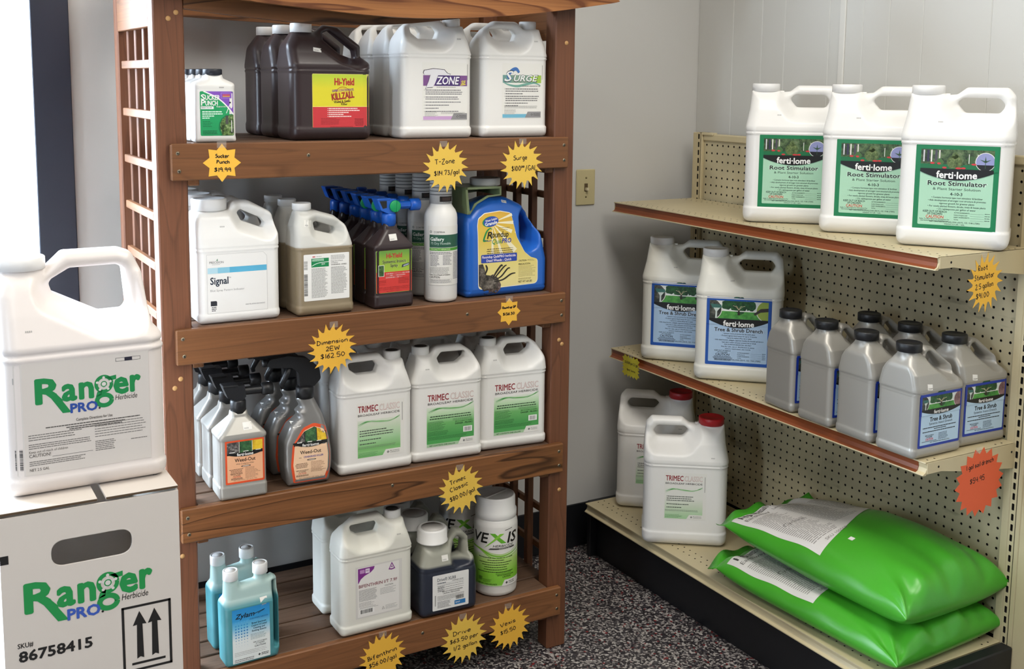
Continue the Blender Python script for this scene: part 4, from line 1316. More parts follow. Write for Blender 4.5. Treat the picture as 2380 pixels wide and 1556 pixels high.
def lab_weed(w=88, h=101, shape='rect'):
    lb = Label(w, h)
    Or = ink('DB4F24'); Pe = ink('E7AE86')
    if shape == 'rect':
        lb.rrect(0, 0, w, h, 3, Or, 0); lb.rrect(4, 4.5, w-4, h-5, 2, Pe, 1)
        u0, u1, t, b, sw = 4, w-4, h-5, h*.66, h*.12
        lb.rect(u0, h*.66, u1, h-5, ink('161616'), 2)
        lb.rect(u0, h*.70, 31, h-5, photo('rock_print', ('17171A', '4E4A48', '9A9692'), 130), 3); lb.rect(32, h*.70, 60, h-5, photo('lawn_print', ('1C3A24', '2F5A34', '4E7D4A'), 110), 3); lb.rect(61, h*.73, u1, h-5, photo('dandelion_print', ('B58A1A', 'DDB628', 'E8C63A'), 60), 3)
        lb.rect(31, h*.70, 32, h-5, OFFW, 4, 60); lb.rect(60, h*.70, 61, h-5, OFFW, 4, 60)
        for a in (9, 40, 68): lb.rect(a, h*.715, a+12, h*.73, OFFW, 5, 60)
    else:
        O = fillet([(6, 0, 6), (w-10, 0, 6), (w-2, 22, 20), (w, 60, 20), (w-7, h-10, 14), (w*.62, h, 20), (w*.34, h-9, 20), (5, h*.66, 20), (0, 40, 20)])
        lb.poly(O, Or, 0); c = np.array([w/2, h/2])
        lb.poly([tuple(c+(np.array(p)-c)*.885) for p in O], ink('ECC7A4'), 1)
        u0, u1 = 6, w-6
        lb.poly([(7, h*.645), (u1, h*.645), (w-8, h*.84), (w*.62, h*.935), (w*.36, h*.87), (13, h*.70)], ink('161616'), 2)
        lb.poly([(13, h*.68), (w*.36, h*.68), (w*.36, h*.86), (15, h*.71)], photo('rock_print', ('17171A', '4E4A48', '9A9692'), 130), 3)
        lb.poly([(w*.38, h*.68), (w*.66, h*.68), (w*.66, h*.92), (w*.6, h*.93), (w*.38, h*.87)], photo('lawn_print', ('1C3A24', '2F5A34', '4E7D4A'), 110), 3)
        lb.poly([(w*.68, h*.69), (w-7, h*.69), (w-10, h*.83), (w*.68, h*.915)], photo('dandelion_print', ('B58A1A', 'DDB628', 'E8C63A'), 60), 3)
        for a in (16, 40, 62): lb.rect(a, h*.69, a+11, h*.703, OFFW, 5, 60)
    fertilome(lb, u0, u1, h*.70, h*.675, h*.065, w*.42, 6.4, z=5)
    lb.text('Weed-Out', w/2, h*.495, 8.2, ink('1A1614'), w=w*.53, align='c', bold=.02)
    if shape == 'rect':
        lb.text('With Crabgrass Killer', w/2, h*.43, 3.2, ink('5A4A40'), w=w*.46, align='c')
    else:
        lb.text('With', w*.2, h*.425, 2.2, ink('3A302A')); lb.text('CRABGRASS KILLER', w*.57, h*.425, 4.2, ink('4A4A9A'), w=w*.5, align='c', bold=.02)
    lb.circ(w*.52, h*.385, 11, ink('35302E'), 3, rv=2); lb.circ(w*.52, h*.385, 8, ink('D8C4B4'), 4, rv=1.1)
    lb.fine(8, w*.46, h*.335, 4, 3.1, ink('6A4A3A'), th=1.3, align='c'); lb.fine(w*.5, w-10, h*.345, 9, 2.9, ink('9A7258'), th=1.0, ragged=.4)
    lb.text('KEEP OUT OF REACH', w*.28, h*.205, 2.1, ink('4A2E22'), w=w*.3, align='c', bold=.02); lb.text('OF CHILDREN', w*.28, h*.18, 2.1, ink('4A2E22'), w=w*.18, align='c', bold=.02)
    lb.text('CAUTION', w*.28, h*.145, 3.0, ink('CC3A2A'), w=w*.2, align='c', bold=.03)
    lb.fine(12, w*.44, h*.13, 2, 2.3, ink('6A4A3A'), th=1.3, ragged=.02); lb.text('NET CONTENTS 1 QT. (32 FL. OZ.)', w*.5, h*.065, 2.1, ink('5A3A2A'), w=w*.6, align='c')
    return lb

def lab_root(w=176, h=193):
    lb = Label(w, h)
    G = ink('12774A'); lb.rrect(0, 0, w, h, 3, G, 0); lb.rrect(11, 11, w-11, h-10, 3, ink('A6D0B4'), 1)
    a, b = 11, w-11
    lb.rect(a, h*.715, b, h-10, photo('garden_print', ('14201A', '2E4028', '4E6640', '6E7C5A'), 70), 2)
    lb.rect(a, h*.72, b, h*.775, ink('176A40'), 3)
    for k, u in enumerate((16, 24, 32, 41, 49)): lb.rect(u, h*.80, u+(5 if k % 2 else 3), h-12, ink(('CFCBD0', '34304A', 'E2DED8', '4A4652', 'D8D4CC')[k]), 3)
    bush(lb, 84, h*.80, 17, photo('shrub_print', ('2E4020', '55683A', '7C8A58'), 120), 5, seed=3); bush(lb, 83, h*.88, 8, MATS['shrub_print'], 5, seed=4)
    bush(lb, 116, h*.83, 9, ink('3D5C34'), 4, seed=5); bush(lb, 52, h*.80, 8, ink('466A3A'), 4, seed=6)
    for u, v, r in ((62, .735, 5), (92, .733, 7), (102, .735, 5), (36, .785, 5), (50, .783, 4), (124, .783, 6), (136, .783, 5)): lb.circ(u, h*v, r, ink('C8373C'), 6, rv=2.2, n=10)
    for u in (112, 130): lb.rect(u, h*.79, u+1.6, h*.90, ink('D5D7CF'), 5)
    lb.circ(b-18, h*.815, 21, OFFW, 6); lb.circ(b-18, h*.815, 19.6, ink('8E92BE'), 7)
    lb.circ(b-18, h*.815, 19.6, ink('17171A'), 8, a0=PI+.35, a1=2*PI-.35)
    for ang in (90, 25, 155): lb.poly([(b-18+2*math.cos(math.radians(ang+80)), h*.815+2*math.sin(math.radians(ang+80))), (b-18+13*math.cos(math.radians(ang)), h*.815+13*math.sin(math.radians(ang))), (b-18+2*math.cos(math.radians(ang-80)), h*.815+2*math.sin(math.radians(ang-80)))], ink('35553A'), 9)
    lb.rect(b-18.6, h*.74, b-17.4, h*.82, ink('35553A'), 9)
    lb.rect(b, h*.70, w-1, h*.95, G, 10)
    fertilome(lb, a, b, h*.722, h*.683, 18, 86, 15.5, z=11)
    lb.text('Root Stimulator', w/2+2, h*.527, 10.6, ink('D4E8DA'), w=127, align='c', bold=.07, z=1.5); lb.text('Root Stimulator', w/2+2, h*.527, 10.2, ink('151A17'), w=124, align='c', bold=.035)
    lb.text('& Plant Starter Solution', w/2+2, h*.473, 5.6, ink('1D2A22'), w=100, align='c', bold=.008); lb.text('4-10-3', w/2+2, h*.412, 6.6, ink('18241C'), w=26, align='c', bold=.025)
    for k, (i, t) in enumerate(((1, 'Contains hormone type root stimulator & fertilizer'), (1, 'Aids development of stronger root structure & promotes'), (0, 'vigorous growth for greener plants'), (1, 'For newly planted flowers, shrubs, trees & house plants'), (1, '2\u00bd tablespoons per gallon of water'))):
        lb.text(('\u2022 ' if i else '')+t, w/2+4, h*.375-k*6.6, 3.8, ink('22332A'), w=(108, 122, 74, 122, 82)[k], align='c', bold=.018)
    lb.text('KEEP OUT OF REACH', 47, h*.205, 4.6, ink('1E3126'), w=51, align='c', bold=.02); lb.text('OF CHILDREN', 47, h*.178, 4.6, ink('1E3126'), w=32, align='c', bold=.02)
    lb.text('CAUTION', 47, h*.137, 6.6, ink('CE4434'), w=38, align='c', bold=.03)
    lb.text('Refer To Back Panel For Directions For', 47, h*.12, 2.6, ink('1E3126'), w=64, align='c', bold=.02); lb.text('Use Including Storage And Disposal.', 47, h*.10, 2.6, ink('1E3126'), w=60, align='c', bold=.02)
    for k, t in enumerate(('ACTIVE INGREDIENTS:', 'Indole-3-butyric acid', 'INERT INGREDIENTS:', 'TOTAL:')):
        lb.text(t, 88, h*.205-k*5.2, 2.7, ink('22362A'), w=(33, 28, 33, 10)[k], bold=.015); lb.rect(122, h*.205-k*5.2, b-14, h*.205-k*5.2+.5, ink('6A8A76'), 2, 90); lb.fine(b-13, b-2, h*.205-k*5.2+2.4, 1, 3, ink('55705F'), th=1.6, ragged=.05)
    lb.text('NET CONTENTS 2.5 GALLONS (320 FL. OZ. / 9.46 LITERS)', w/2+2, 17.5, 3.2, ink('22362A'), w=106, align='c', bold=.02); lb.text('WEIGHT 9.7 LBS. / GAL.', w/2+2, 12.8, 2.8, ink('22362A'), w=44, align='c', bold=.02)
    return lb

def treescene(lb, a, b, v0, v1, leftr, kind):
    """picture strip: lawn, spreading tree, two round insets"""
    m = (v0+v1)/2
    lb.rect(a, v0, b, v1, ink('D6DDD8'), 2); lb.rect(a, v0, b, v0+(v1-v0)*.42, photo('grass_print', ('2F7030', '4A9440', '5FA84C'), 40), 3)
    c = (a+b)/2
    bush(lb, c, v1-(v1-v0)*.20, (b-a)*.155, photo('tree_print', ('0E2A18', '1F4A28', '2F6A34'), 90), 4, 18, 3); bush(lb, c-(b-a)*.2, v1-(v1-v0)*.22, (b-a)*.105, MATS['tree_print'], 4.2, 14, 7); bush(lb, c+(b-a)*.2, v1-(v1-v0)*.22, (b-a)*.105, MATS['tree_print'], 4.4, 14, 8)
    lb.rect(a, v0+(v1-v0)*.42, b, v0+(v1-v0)*.47, ink('E6E9E2'), 4.7)
    T = ink('C9BF9A')
    lb.poly([(c-3.5, v0+(v1-v0)*.22), (c+3.5, v0+(v1-v0)*.22), (c+1.3, v0+(v1-v0)*.6), (c-1.3, v0+(v1-v0)*.6)], ink('2A2018'), 5)
    for dx in (-16, -9, 8, 17): lb.line(smooth_line([(c, v0+(v1-v0)*.5), (c+dx*.5, v0+(v1-v0)*.68), (c+dx, v0+(v1-v0)*.74)], 4), 1.0, T, 6)
    R = (v1-v0)*.60
    lb.circ(a+4, m, R, OFFW, 7, lo=a); lb.circ(a+4, m, R*.94, photo('stump_print', ('1C2420', '3A3E38', '6A6A60'), 60), 8, lo=a)
    lb.poly([(a+2, m+R*.5), (a+leftr*.75, m+R*.45), (a+leftr*.8, m+R*.15), (a+leftr*.2, m+R*.1)], ink('3A6A62'), 9)
    lb.poly([(a+leftr*.25, m+R*.15), (a+leftr*.7, m+R*.15), (a+leftr*.5, m-R*.2), (a+leftr*.5, v0), (a+leftr*.38, v0), (a+leftr*.4, m-R*.2)], ink('C6D0CA'), 9)
    lb.circ(b-3, m, R, OFFW, 7, hi=b); lb.circ(b-3, m, R*.94, ink('93A948') if kind == 0 else photo('bark_print', ('4A3436', '7A5A5C', 'A88888'), 60), 8, hi=b)
    if kind == 0: lb.poly([(b-leftr*.95, m-R*.28), (b-leftr*.5, m+R*.22), (b, m+R*.3), (b, m-R*.02), (b-leftr*.5, m-R*.12), (b-leftr*.85, m-R*.42)], ink('3A3430'), 9)

def lab_tree(w=177, h=192):
    lb = Label(w, h); B = ink('1C50A4'); lb.rrect(0, 0, w, h, 3, B, 0); lb.rrect(8, 9, w-9, h-9, 3, ink('A3BDD8'), 1)
    a, b = 8, w-9
    treescene(lb, a, b, h*.69, h-9, 42, 0)
    for u0, u1, v0, v1 in ((0.5, a, h*.60, h), (b, w-.5, h*.60, h), (0.5, w-.5, h-9, h-.3)): lb.rect(u0, v0, u1, v1, B, 10)
    lb.rect(a, h*.60, b, h*.69, ink('A3BDD8'), 10)
    fertilome(lb, a, b, h*.69, h*.657, 19, 84, 15, z=11)
    lb.text('Tree & Shrub Drench', w/2, h*.50, 10.8, ink('C6D6E6'), w=134, align='c', bold=.07, z=1.5); lb.text('Tree & Shrub Drench', w/2, h*.50, 10.4, ink('161A20'), w=132, align='c', bold=.035)
    for k, (t, wd) in enumerate((('\u2022 Systemic insect protection for the entire plant', 88), ('\u2022 Protects against listed insects for up to 12 months', 98), ('\u2022 Cannot be washed off by rain or water', 70), ('\u2022 Kills listed borers, adelgids, japanese beetles & emerald ash borers', 134), ('\u2022 Just mix in water and pour around tree or shrub', 94))):
        lb.text(t, w/2+2, h*.462-k*6.2, 3.7, ink('222A34'), w=wd, align='c', bold=.018)
    for k, (t, wd) in enumerate((('FOR OUTDOOR RESIDENTIAL USE ONLY', 74), ('Not for sale, use or distribution in states', 90), ('where restricted, see inside', 70))): lb.text(t, w/2, h*.30-k*6, 3.4, ink('222A34'), w=wd, align='c', bold=.015)
    lb.text('KEEP OUT OF REACH', 47, h*.205, 3.6, ink('1E2630'), w=44, align='c', bold=.02); lb.text('OF CHILDREN', 47, h*.18, 3.6, ink('1E2630'), w=28, align='c', bold=.02)
    lb.text('CAUTION', 47, h*.14, 6.4, ink('1A2028'), w=38, align='c', bold=.025); lb.fine(20, 76, h*.13, 4, 3.4, ink('222A34'), th=1.5, align='c')
    for k in range(4): lb.text(('ACTIVE INGREDIENT:', 'Imidacloprid', 'OTHER INGREDIENTS:', 'TOTAL:')[k], 88, h*.185-k*5, 2.8, ink('222A34'), w=(33, 20, 33, 11)[k], bold=.015); lb.rect(124, h*.185-k*5, b-14, h*.185-k*5+.5, ink('6A7E94'), 2, 90); lb.fine(b-13, b-3, h*.185-k*5+2.4, 1, 3, ink('46586C'), th=1.6, ragged=.05)
    lb.text('NET CONTENTS 2.5 GALLONS (320 FL. OZ. / 9.46 LITERS)', w/2, 14.5, 3.8, ink('1E2630'), w=126, align='c', bold=.02)
    return lb

def lab_tree_small(w=138, h=123):
    lb = Label(w, h); B = ink('17359A'); lb.rrect(0, 0, w, h, 3, B, 0); lb.rrect(6, 6, w-6, h-6, 2, ink('B4CFE4'), 1)
    a, b = 6, w-6
    treescene(lb, a, b, h*.69, h-6, 26, 1)
    for u0, u1, v0, v1 in ((0.5, a, h*.60, h), (b, w-.5, h*.60, h), (.5, w-.5, h-6, h-.3)): lb.rect(u0, v0, u1, v1, B, 10)
    lb.rect(a, h*.60, b, h*.69, ink('B4CFE4'), 10)
    fertilome(lb, a, b, h*.71, h*.68, 10, 48, 8, z=11)
    lb.text('Tree & Shrub', w/2+2, h*.475, 10, ink('151A20'), w=74, align='c', bold=.035); lb.text('Systemic Insect Drench', w/2+2, h*.41, 5.6, ink('1E2630'), w=76, align='c', bold=.005)
    lb.fine(13, w-14, h*.37, 1, 3, ink('222A34'), th=2.0, ragged=.02); lb.fine(50, w-48, h*.335, 1, 3, ink('222A34'), th=1.8, ragged=.02); lb.fine(13, w-16, h*.295, 1, 3, ink('222A34'), th=2.0, ragged=.02)
    lb.text('KEEP OUT OF REACH', 36, h*.205, 3.0, ink('222A34'), w=28, align='c', bold=.02); lb.text('OF CHILDREN', 36, h*.175, 3.0, ink('222A34'), w=18, align='c', bold=.02); lb.text('CAUTION', 36, h*.125, 5, ink('D85060'), w=25, align='c', bold=.03); lb.rect(12, h*.105, 60, h*.113, K, 2, 60)
    lb.fine(66, 98, h*.235, 6, 2.8, ink('46586C'), th=1.2); lb.text('NET CONTENTS ONE GALLON (3.78 L)', w/2+2, 8.8, 2.6, ink('222A34'), w=64, align='c', bold=.02)
    return lb

def lab_bif(w=108, h=124):
    lb = Label(w, h); lb.rect(-5, -3, w+8, h+4, ink('D3D0CB'), 0); lb.rrect(0, 0, w, h, 2, ink('E3E0DC'), 1)
    Pu = ink('7D2B86')
    lb.poly([(1, h-1), (44, h-1), (42, h-8), (34, h-15), (18, h-21), (8, h-28), (2, h-38), (1, h-38)], Pu, 2)
    lb.rect(6, h-14, 18, h-5, ink('B98ABD'), 3); lb.rect(20, h-15, 31, h-4, ink('E3D6E4'), 3); lb.text('PRO', 21.5, h-11, 4, Pu, w=8, bold=.02, z=4)
    lb.poly([(80, h-18), (89, h), (98, h-18), (89, h-20)], Pu, 2); lb.poly([(83.5, h-15.5), (89, h-5), (94.5, h-15.5), (89, h-17)], ink('E3E0DC'), 3); lb.poly([(86.3, h-13.5), (89, h-8.5), (91.7, h-13.5)], Pu, 4)
    lb.text('BIFENTHRIN I/T 7.9F', 3, h-50, 8, ink('7A2436'), w=100, bold=.012)
    lb.fine(3, 50, h-56, 11, 2.7, ink('8E8C8A'), th=1.2, ragged=.1); lb.text('CAUTION', 70, h-58, 3.4, ink('55534F'), w=22, bold=.02); lb.fine(58, 102, h-62, 5, 3.4, ink('9A9896'), th=1.1)
    lb.fine(3, 44, h-88, 4, 2.8, GREYL, th=1.1); lb.rect(5, 7, 42, 20, PAPER, 2); lb.bars(7, 8, 39, 18, K)
    lb.fine(5, 58, h-100, 2, 2.8, GREYL, th=1.1); lb.fine(72, 104, 17, 4, 3, GREYL, th=1); lb.poly([(62, 8), (66, 16), (70, 8)], GREYL, 2); lb.poly([(64, 9), (66, 13.5), (68, 9)], ink('E3E0DC'), 3)
    return lb

def lab_drive(w=99, h=92):
    lb = Label(w, h); lb.rrect(0, 0, w, h, 3, ink('E9E8E6'), 0)
    lb.text('Drive\u00ae XLR8', 13, h-17, 8.6, ink('34404E'), w=50, bold=.004); lb.fine(13, 36, h-21, 1, 3, ink('34404E'), th=1.8, ragged=.05); lb.text('HERBICIDE', 54, h-22, 3, ink('5A5A5A'), w=30); lb.rect(13, h-25, w-13, h-24.4, GREYL, 2, 99)
    lb.fine(13, w-13, h-28, 3, 5.5, ink('8C8A88'), th=1.1, ragged=.04); lb.fine(14, 32, h-30.5, 4, 4, ink('5A5A5A'), th=1.4)
    lb.text('KEEP OUT OF REACH OF CHILDREN', 26, h-47, 3.2, ink('3A3A3A'), w=56, bold=.02); lb.text('CAUTION / PRECAUCION', 28, h-52, 3.2, ink('3A3A3A'), w=46, bold=.02)
    lb.fine(13, w-12, h-56, 4, 3.2, ink('8C8A88'), th=1.1, ragged=.06); lb.fine(13, 52, h-70, 6, 3, ink('77757A'), th=1.2); lb.bars(64, 20, 86, 30, K); lb.rect(60, 6, 90, 17, ink('2A77B6'), 2); lb.text('BASF', 63, 10, 3.6, PAPER, w=12, bold=.02); lb.rrect(6, 12, 9, 40, 1, GREYL, 1)
    return lb

def lab_zyl(w=88, h=128):
    lb = Label(w, h)
    g = vgrad('zylam_fade', [(0, 'E2E7E4'), (.42, 'E0E6E4'), (.66, '6FB9D9'), (.8, '2E94CE'), (1, '1F84C4')], .008, .138)
    lb.rect(0, 0, w, h, g, 0)
    lb.text('Zylam', 7, h-22, 11, ink('10141A'), w=45, bold=.03, shear=.25); lb.line([(52, h-18), (76, h-12), (60, h-19)], 1.6, ink('10141A'), 3); lb.text('LIQUID SYSTEMIC INSECTICIDE', 40, h-30, 3, ink('1A5A90'), w=44, bold=.015)
    for i in range(5):
        for j in range(9): lb.circ(8+i*6.6, h-32-j*7, (2.2, 2.1, 2.0, 2.0, 1.9, 1.8, 1.4, 1, .7)[j], ink(('4FA6D8', '3F9AD0', '3A8CCB', '3A86C4', '4A8EC4', '5C98C6', '84B0D0', 'A8C6D8', 'C2D4DC')[j]), 2, n=8)
    for k, t in enumerate(('Broad Spectrum', 'Control of Listed', 'Chewing and', 'Sucking Insects')): lb.text(t, 62, h-42-k*6.2, 4.4, ink('1C3C52'), w=(34, 36, 27, 34)[k], align='c', bold=.02)
    lb.fine(42, w-6, h-66, 5, 2.9, ink('8AA0A8'), th=1.0); lb.text('KEEP OUT OF REACH', 64, h-88, 2.6, ink('20303A'), w=32, align='c', bold=.02); lb.text('OF CHILDREN', 64, h-92, 2.6, ink('20303A'), w=21, align='c', bold=.02); lb.text('CAUTION', 64, h-99, 4.6, ink('20303A'), w=26, align='c', bold=.012)
    lb.fine(4, w-4, h-103, 3, 3.6, GREYL, th=.9, ragged=.1); lb.fine(4, 50, 8, 2, 4, GREY, th=1.6, ragged=.05); lb.circ(62, 9, 3, ink('3A3A3C'), 3, n=4); lb.fine(67, w-4, 11.5, 2, 3.4, ink('44423F'), th=1.6, ragged=.02)
    return lb

def lab_suk(w=72, h=95):
    lb = Label(w, h); lb.rrect(0, 0, w, h, 3, ink('1C9A5C'), 0)
    arc = smooth_line([(8, h), (22, h-6), (36, h-13), (50, h-24), (62, h-37), (w, h-50)], 6)
    lb.poly([tuple(p) for p in arc]+[(w, h-3), (w-3, h)], ink('8150B8'), 1); lb.line(arc, 2.6, PAPER, 2)
    lb.rrect(45, h-15, 68, h-3, 1, ink('A884CC'), 2); lb.rrect(46, h-14, 67, h-4, 1, ink('8150B8'), 3); lb.rect(48.5, h-12, 64.5, h-6, ink('B8506A'), 4); lb.rect(48.5, h-12, 64.5, h-10, ink('C9A04A'), 5)
    lb.text('S', 2, h-18, 11.5, PAPER, w=9, bold=.035); lb.text('UCKER', 11, h-18, 10, PAPER, w=32, bold=.035); lb.text('P', 2, h-30, 11.5, PAPER, w=9, bold=.035); lb.text('UNCH', 11, h-30, 10, PAPER, w=27, bold=.035)
    lb.rect(1.5, h-38, 29, h-32, ink('E8ECEA'), 2); lb.text('READY-TO-USE', 3, h-36.2, 2.6, ink('55605A'), w=22, bold=.02); lb.text('Ready-to-Use', 35, h-34, 3, PAPER, w=20, shear=.2, bold=.01)
    lb.line([(56, h-47), (65, h-26)], 1.3, PAPER, 3); lb.circ(64.5, h-24, 2, ink('2E2040'), 3, n=10)
    lb.fine(4, 48, h-42.5, 2, 4.6, ink('D6F0E0'), th=2.4, ragged=.03); lb.fine(4, 30, h-51.7, 1, 4.6, ink('D6F0E0'), th=2.2, ragged=.02); lb.fine(4, 20, h-56, 1, 4.6, ink('D6F0E0'), th=2.2, ragged=.02)
    lb.fine(5, 26, h-64, 4, 3.4, ink('116A40'), th=1.2); lb.fine(5, 36, 11, 3, 3, ink('0E5A38'), th=1.3, ragged=.03)
    c = [(w, h*.49), (w-8, h*.485), (w-18, h*.46), (w-27, h*.39), (w-32, h*.29), (w-33, h*.16), (w-28, 0), (w-3, 0), (w, 3)]
    lb.poly(c, ink('0F7A48'), 3); lb.poly([(w, h*.47), (w-8, h*.46), (w-17, h*.435), (w-25, h*.37), (w-29.5, h*.28), (w-30, h*.16), (w-25, .6), (w-3, .6), (w, 3)], photo('sucker_print', ('17200F', '2E4420', '6A8A48', 'A9B88A'), 130), 4)
    lb.rect(w-18, h*.26, w-12, h*.45, ink('4A4A48'), 5)
    return lb

def lab_round():
    w, h = 178, 192
    lb = Label(w, h)
    O = fillet([(3, 0, 12), (173, 4, 14), (172, 66, 10), (152, 72, 18), (134, 86, 24), (110, 126, 40), (100, 167, 6), (96, 186, 8), (66, 192, 14), (22, 188, 14), (3, 176, 10), (0, 158, 10)])
    g = vgrad('roundup_fade', [(0, 'E9DC9A'), (.35, 'E3D27E'), (.7, 'DDBE4A'), (1, 'D9A93A')], .02, .21)
    lb.poly([tuple((np.array(p)-[80, 95])*1.018+[80, 95]) for p in O], ink('EFE9D8'), 0); lb.poly(O, g, 1)
    R = ink('EFE6C4')
    for a0, a1 in ((-6, 2), (14, 20), (-28, -19), (-52, -44), (-74, -68), (-92, -86)):
        P = [(40, 165)]
        for a in (a0, a1): P.append((40+(62 if a > -35 else 100)*math.cos(math.radians(a)), 165+(62 if a > -35 else 100)*math.sin(math.radians(a))))
        lb.poly(P, R, 2)
    def ell(cu, cv, rx, ry, rot, m, z):
        c, s = math.cos(math.radians(rot)), math.sin(math.radians(rot))
        lb.poly([(cu+rx*math.cos(t)*c-ry*math.sin(t)*s, cv+rx*math.cos(t)*s+ry*math.sin(t)*c) for t in [2*PI*k/24 for k in range(24)]], m, z)
    ell(36, 168, 23, 13, 10, ink('1F8A4A'), 3); ell(38, 168, 21.5, 12.4, 10, ink('2A4AA8'), 4)
    lb.text('Water Soluble', 39, 170, 5.2, PAPER, w=34, align='c', bold=.02, rot=10, z=5); lb.text('Granule', 38, 160, 8, PAPER, w=35, align='c', bold=.04, rot=9, z=5)
    lb.fine(58, 92, 152, 2, 5, ink('8A7440'), th=1.6)
    P = smooth_line([(40, 148), (34, 151), (24, 143), (16, 124), (18, 120), (28, 122)], 6); n = len(P); lb.line(P, [4.4*(.25+.75*math.sin(PI*i/(n-1))) for i in range(n)], ink('188A44'), 4); lb.line(smooth_line([(17, 124), (26, 120), (38, 121)], 5), 1.4, ink('2A3A9A'), 4)
    lb.text('R', 25, 126, 17, ink('14140F'), w=16, bold=.03, shear=.2); lb.text('oundup', 39, 128, 15, ink('14140F'), w=48, bold=.02, shear=.15)
    lb.text('Quik', 40, 112, 12, ink('188A44'), w=29, bold=.01, shear=.25); lb.text('PRO', 68, 113, 11.5, ink('24389A'), w=27, bold=.035, shear=.15)
    lb.fine(22, 104, 100, 3, 5.2, ink('5A4A24'), th=2.0, align='c', ragged=.1)
    lb.rrect(9, 65, 112, 86, 3, ink('2A44A4'), 3); lb.text('Roundup QuikPRO herbicide', 60, 77, 6.2, ink('F2E6EA'), w=96, align='c', bold=.03, z=4); lb.text('Dead Weeds - Quick', 60, 67.6, 6.2, ink('F2E6EA'), w=72, align='c', bold=.03, z=4)
    # dead weed picture
    M1 = photo('weed_print', ('17150F', '35302A', '5E574E', '8A8278'), 55); M2 = photo('soil_print', ('2A2220', '5A4C48', '8C7C78'), 120)
    bush(lb, 32, 12, 26, M1, 4, 22, 5); bush(lb, 46, 7, 22, M2, 3, 20, 9); lb.poly([(2, 62), (14, 63), (20, 48), (24, 34), (40, 26), (44, 8), (12, 2), (3, 8)], M1, 3)
    for t, wd in ((((44, 22), (58, 36), (74, 52), (82, 56)), 4), (((46, 20), (66, 28), (84, 46), (92, 48)), 4), (((46, 16), (72, 20), (94, 32), (108, 34)), 4), (((42, 24), (52, 40), (66, 56), (70, 54)), 5), (((20, 36), (26, 50), (22, 60)), 5)):
        P = smooth_line(list(t), 6); n = len(P); lb.line(P, [wd*(.4+.6*math.sin(PI*(i+2)/(n+3))) for i in range(n)], ink('2A241C'), 5)
    lb.text('CAUTION:', 117, 62, 4.6, ink('3A3220'), w=24, bold=.02); lb.fine(143, 164, 66, 2, 2.6, ink('8A7A4A'), th=.9); lb.text('PRECAUCION:', 117, 53, 4.6, ink('3A3220'), w=35, bold=.02); lb.fine(117, 168, 50, 9, 3.2, ink('9A8A58'), th=.9); lb.fine(117, 164, 19, 2, 2.6, ink('7A6A3A'), th=.9)
    lb.text('NET WT 6.8 LBS', 117, 8, 5, ink('2A2414'), w=40, bold=.02)
    return lb

def lab_gallery(w=96, h=145):
    lb = Label(w, h, 3.5); lb.rect(0, 0, w, h, ink('E2DFD9'), 0); lb.rect(0, 0, .5, h, GREYL, 1); lb.rect(0, 0, w, .5, GREYL, 1)
    D = ink('2A5A46')
    lb.text('CORTEVA', 16, h-16, 3.6, ink('24322C'), w=27, bold=.02); lb.circ(8, h-14, 3, ink('6A7A72'), 2, n=12); lb.circ(8, h-14, 1.6, OFFW, 3, n=10); lb.fine(16, 32, h-18, 1, 2, GREYL, th=.8)
    lb.rect(4, h-52, w, h-21, D, 1); lb.text('Gallery', 7, h-35.5, 8.4, ink('E9EFEA'), w=34, bold=.03); lb.text('75 Dry Flowable', 8, h-44.5, 5.6, ink('B8CCC0'), w=50, bold=.012)
    lb.rect(4, h-60, w, h-53, ink('4F9A34'), 1); lb.text('SPECIALTY HERBICIDE', 7, h-58, 3.4, ink('CDE6A8'), w=50, bold=.03)
    lb.fine(5, 62, h-63, 2, 3.6, ink('77757A'), th=1.6, ragged=.1); lb.fine(7, 30, h-71, 9, 3.1, ink('77757A'), th=1.3); lb.fine(38, 62, h-71, 8, 3.1, ink('77757A'), th=1.3); lb.fine(5, 60, h-101, 5, 3.2, ink('8C8A88'), th=1.1, ragged=.4)
    lb.fine(66, w-3, h-64, 20, 3.4, ink('77757A'), th=1.5, ragged=.1); lb.text('Keep Out of Reach of Children', 5, h-120, 3.4, ink('33312E'), w=52, bold=.02); lb.text('CAUTION', 5, h-127, 5, ink('33312E'), w=26, bold=.015)
    lb.rect(4.5, 5.5, 62, 15.5, GREYL, 1); lb.rect(5, 6, 61.5, 15, ink('E2DFD9'), 2); lb.fine(7, 59, 14, 3, 2.8, ink('77757A'), th=1.1, ragged=.08, z=3)
    return lb

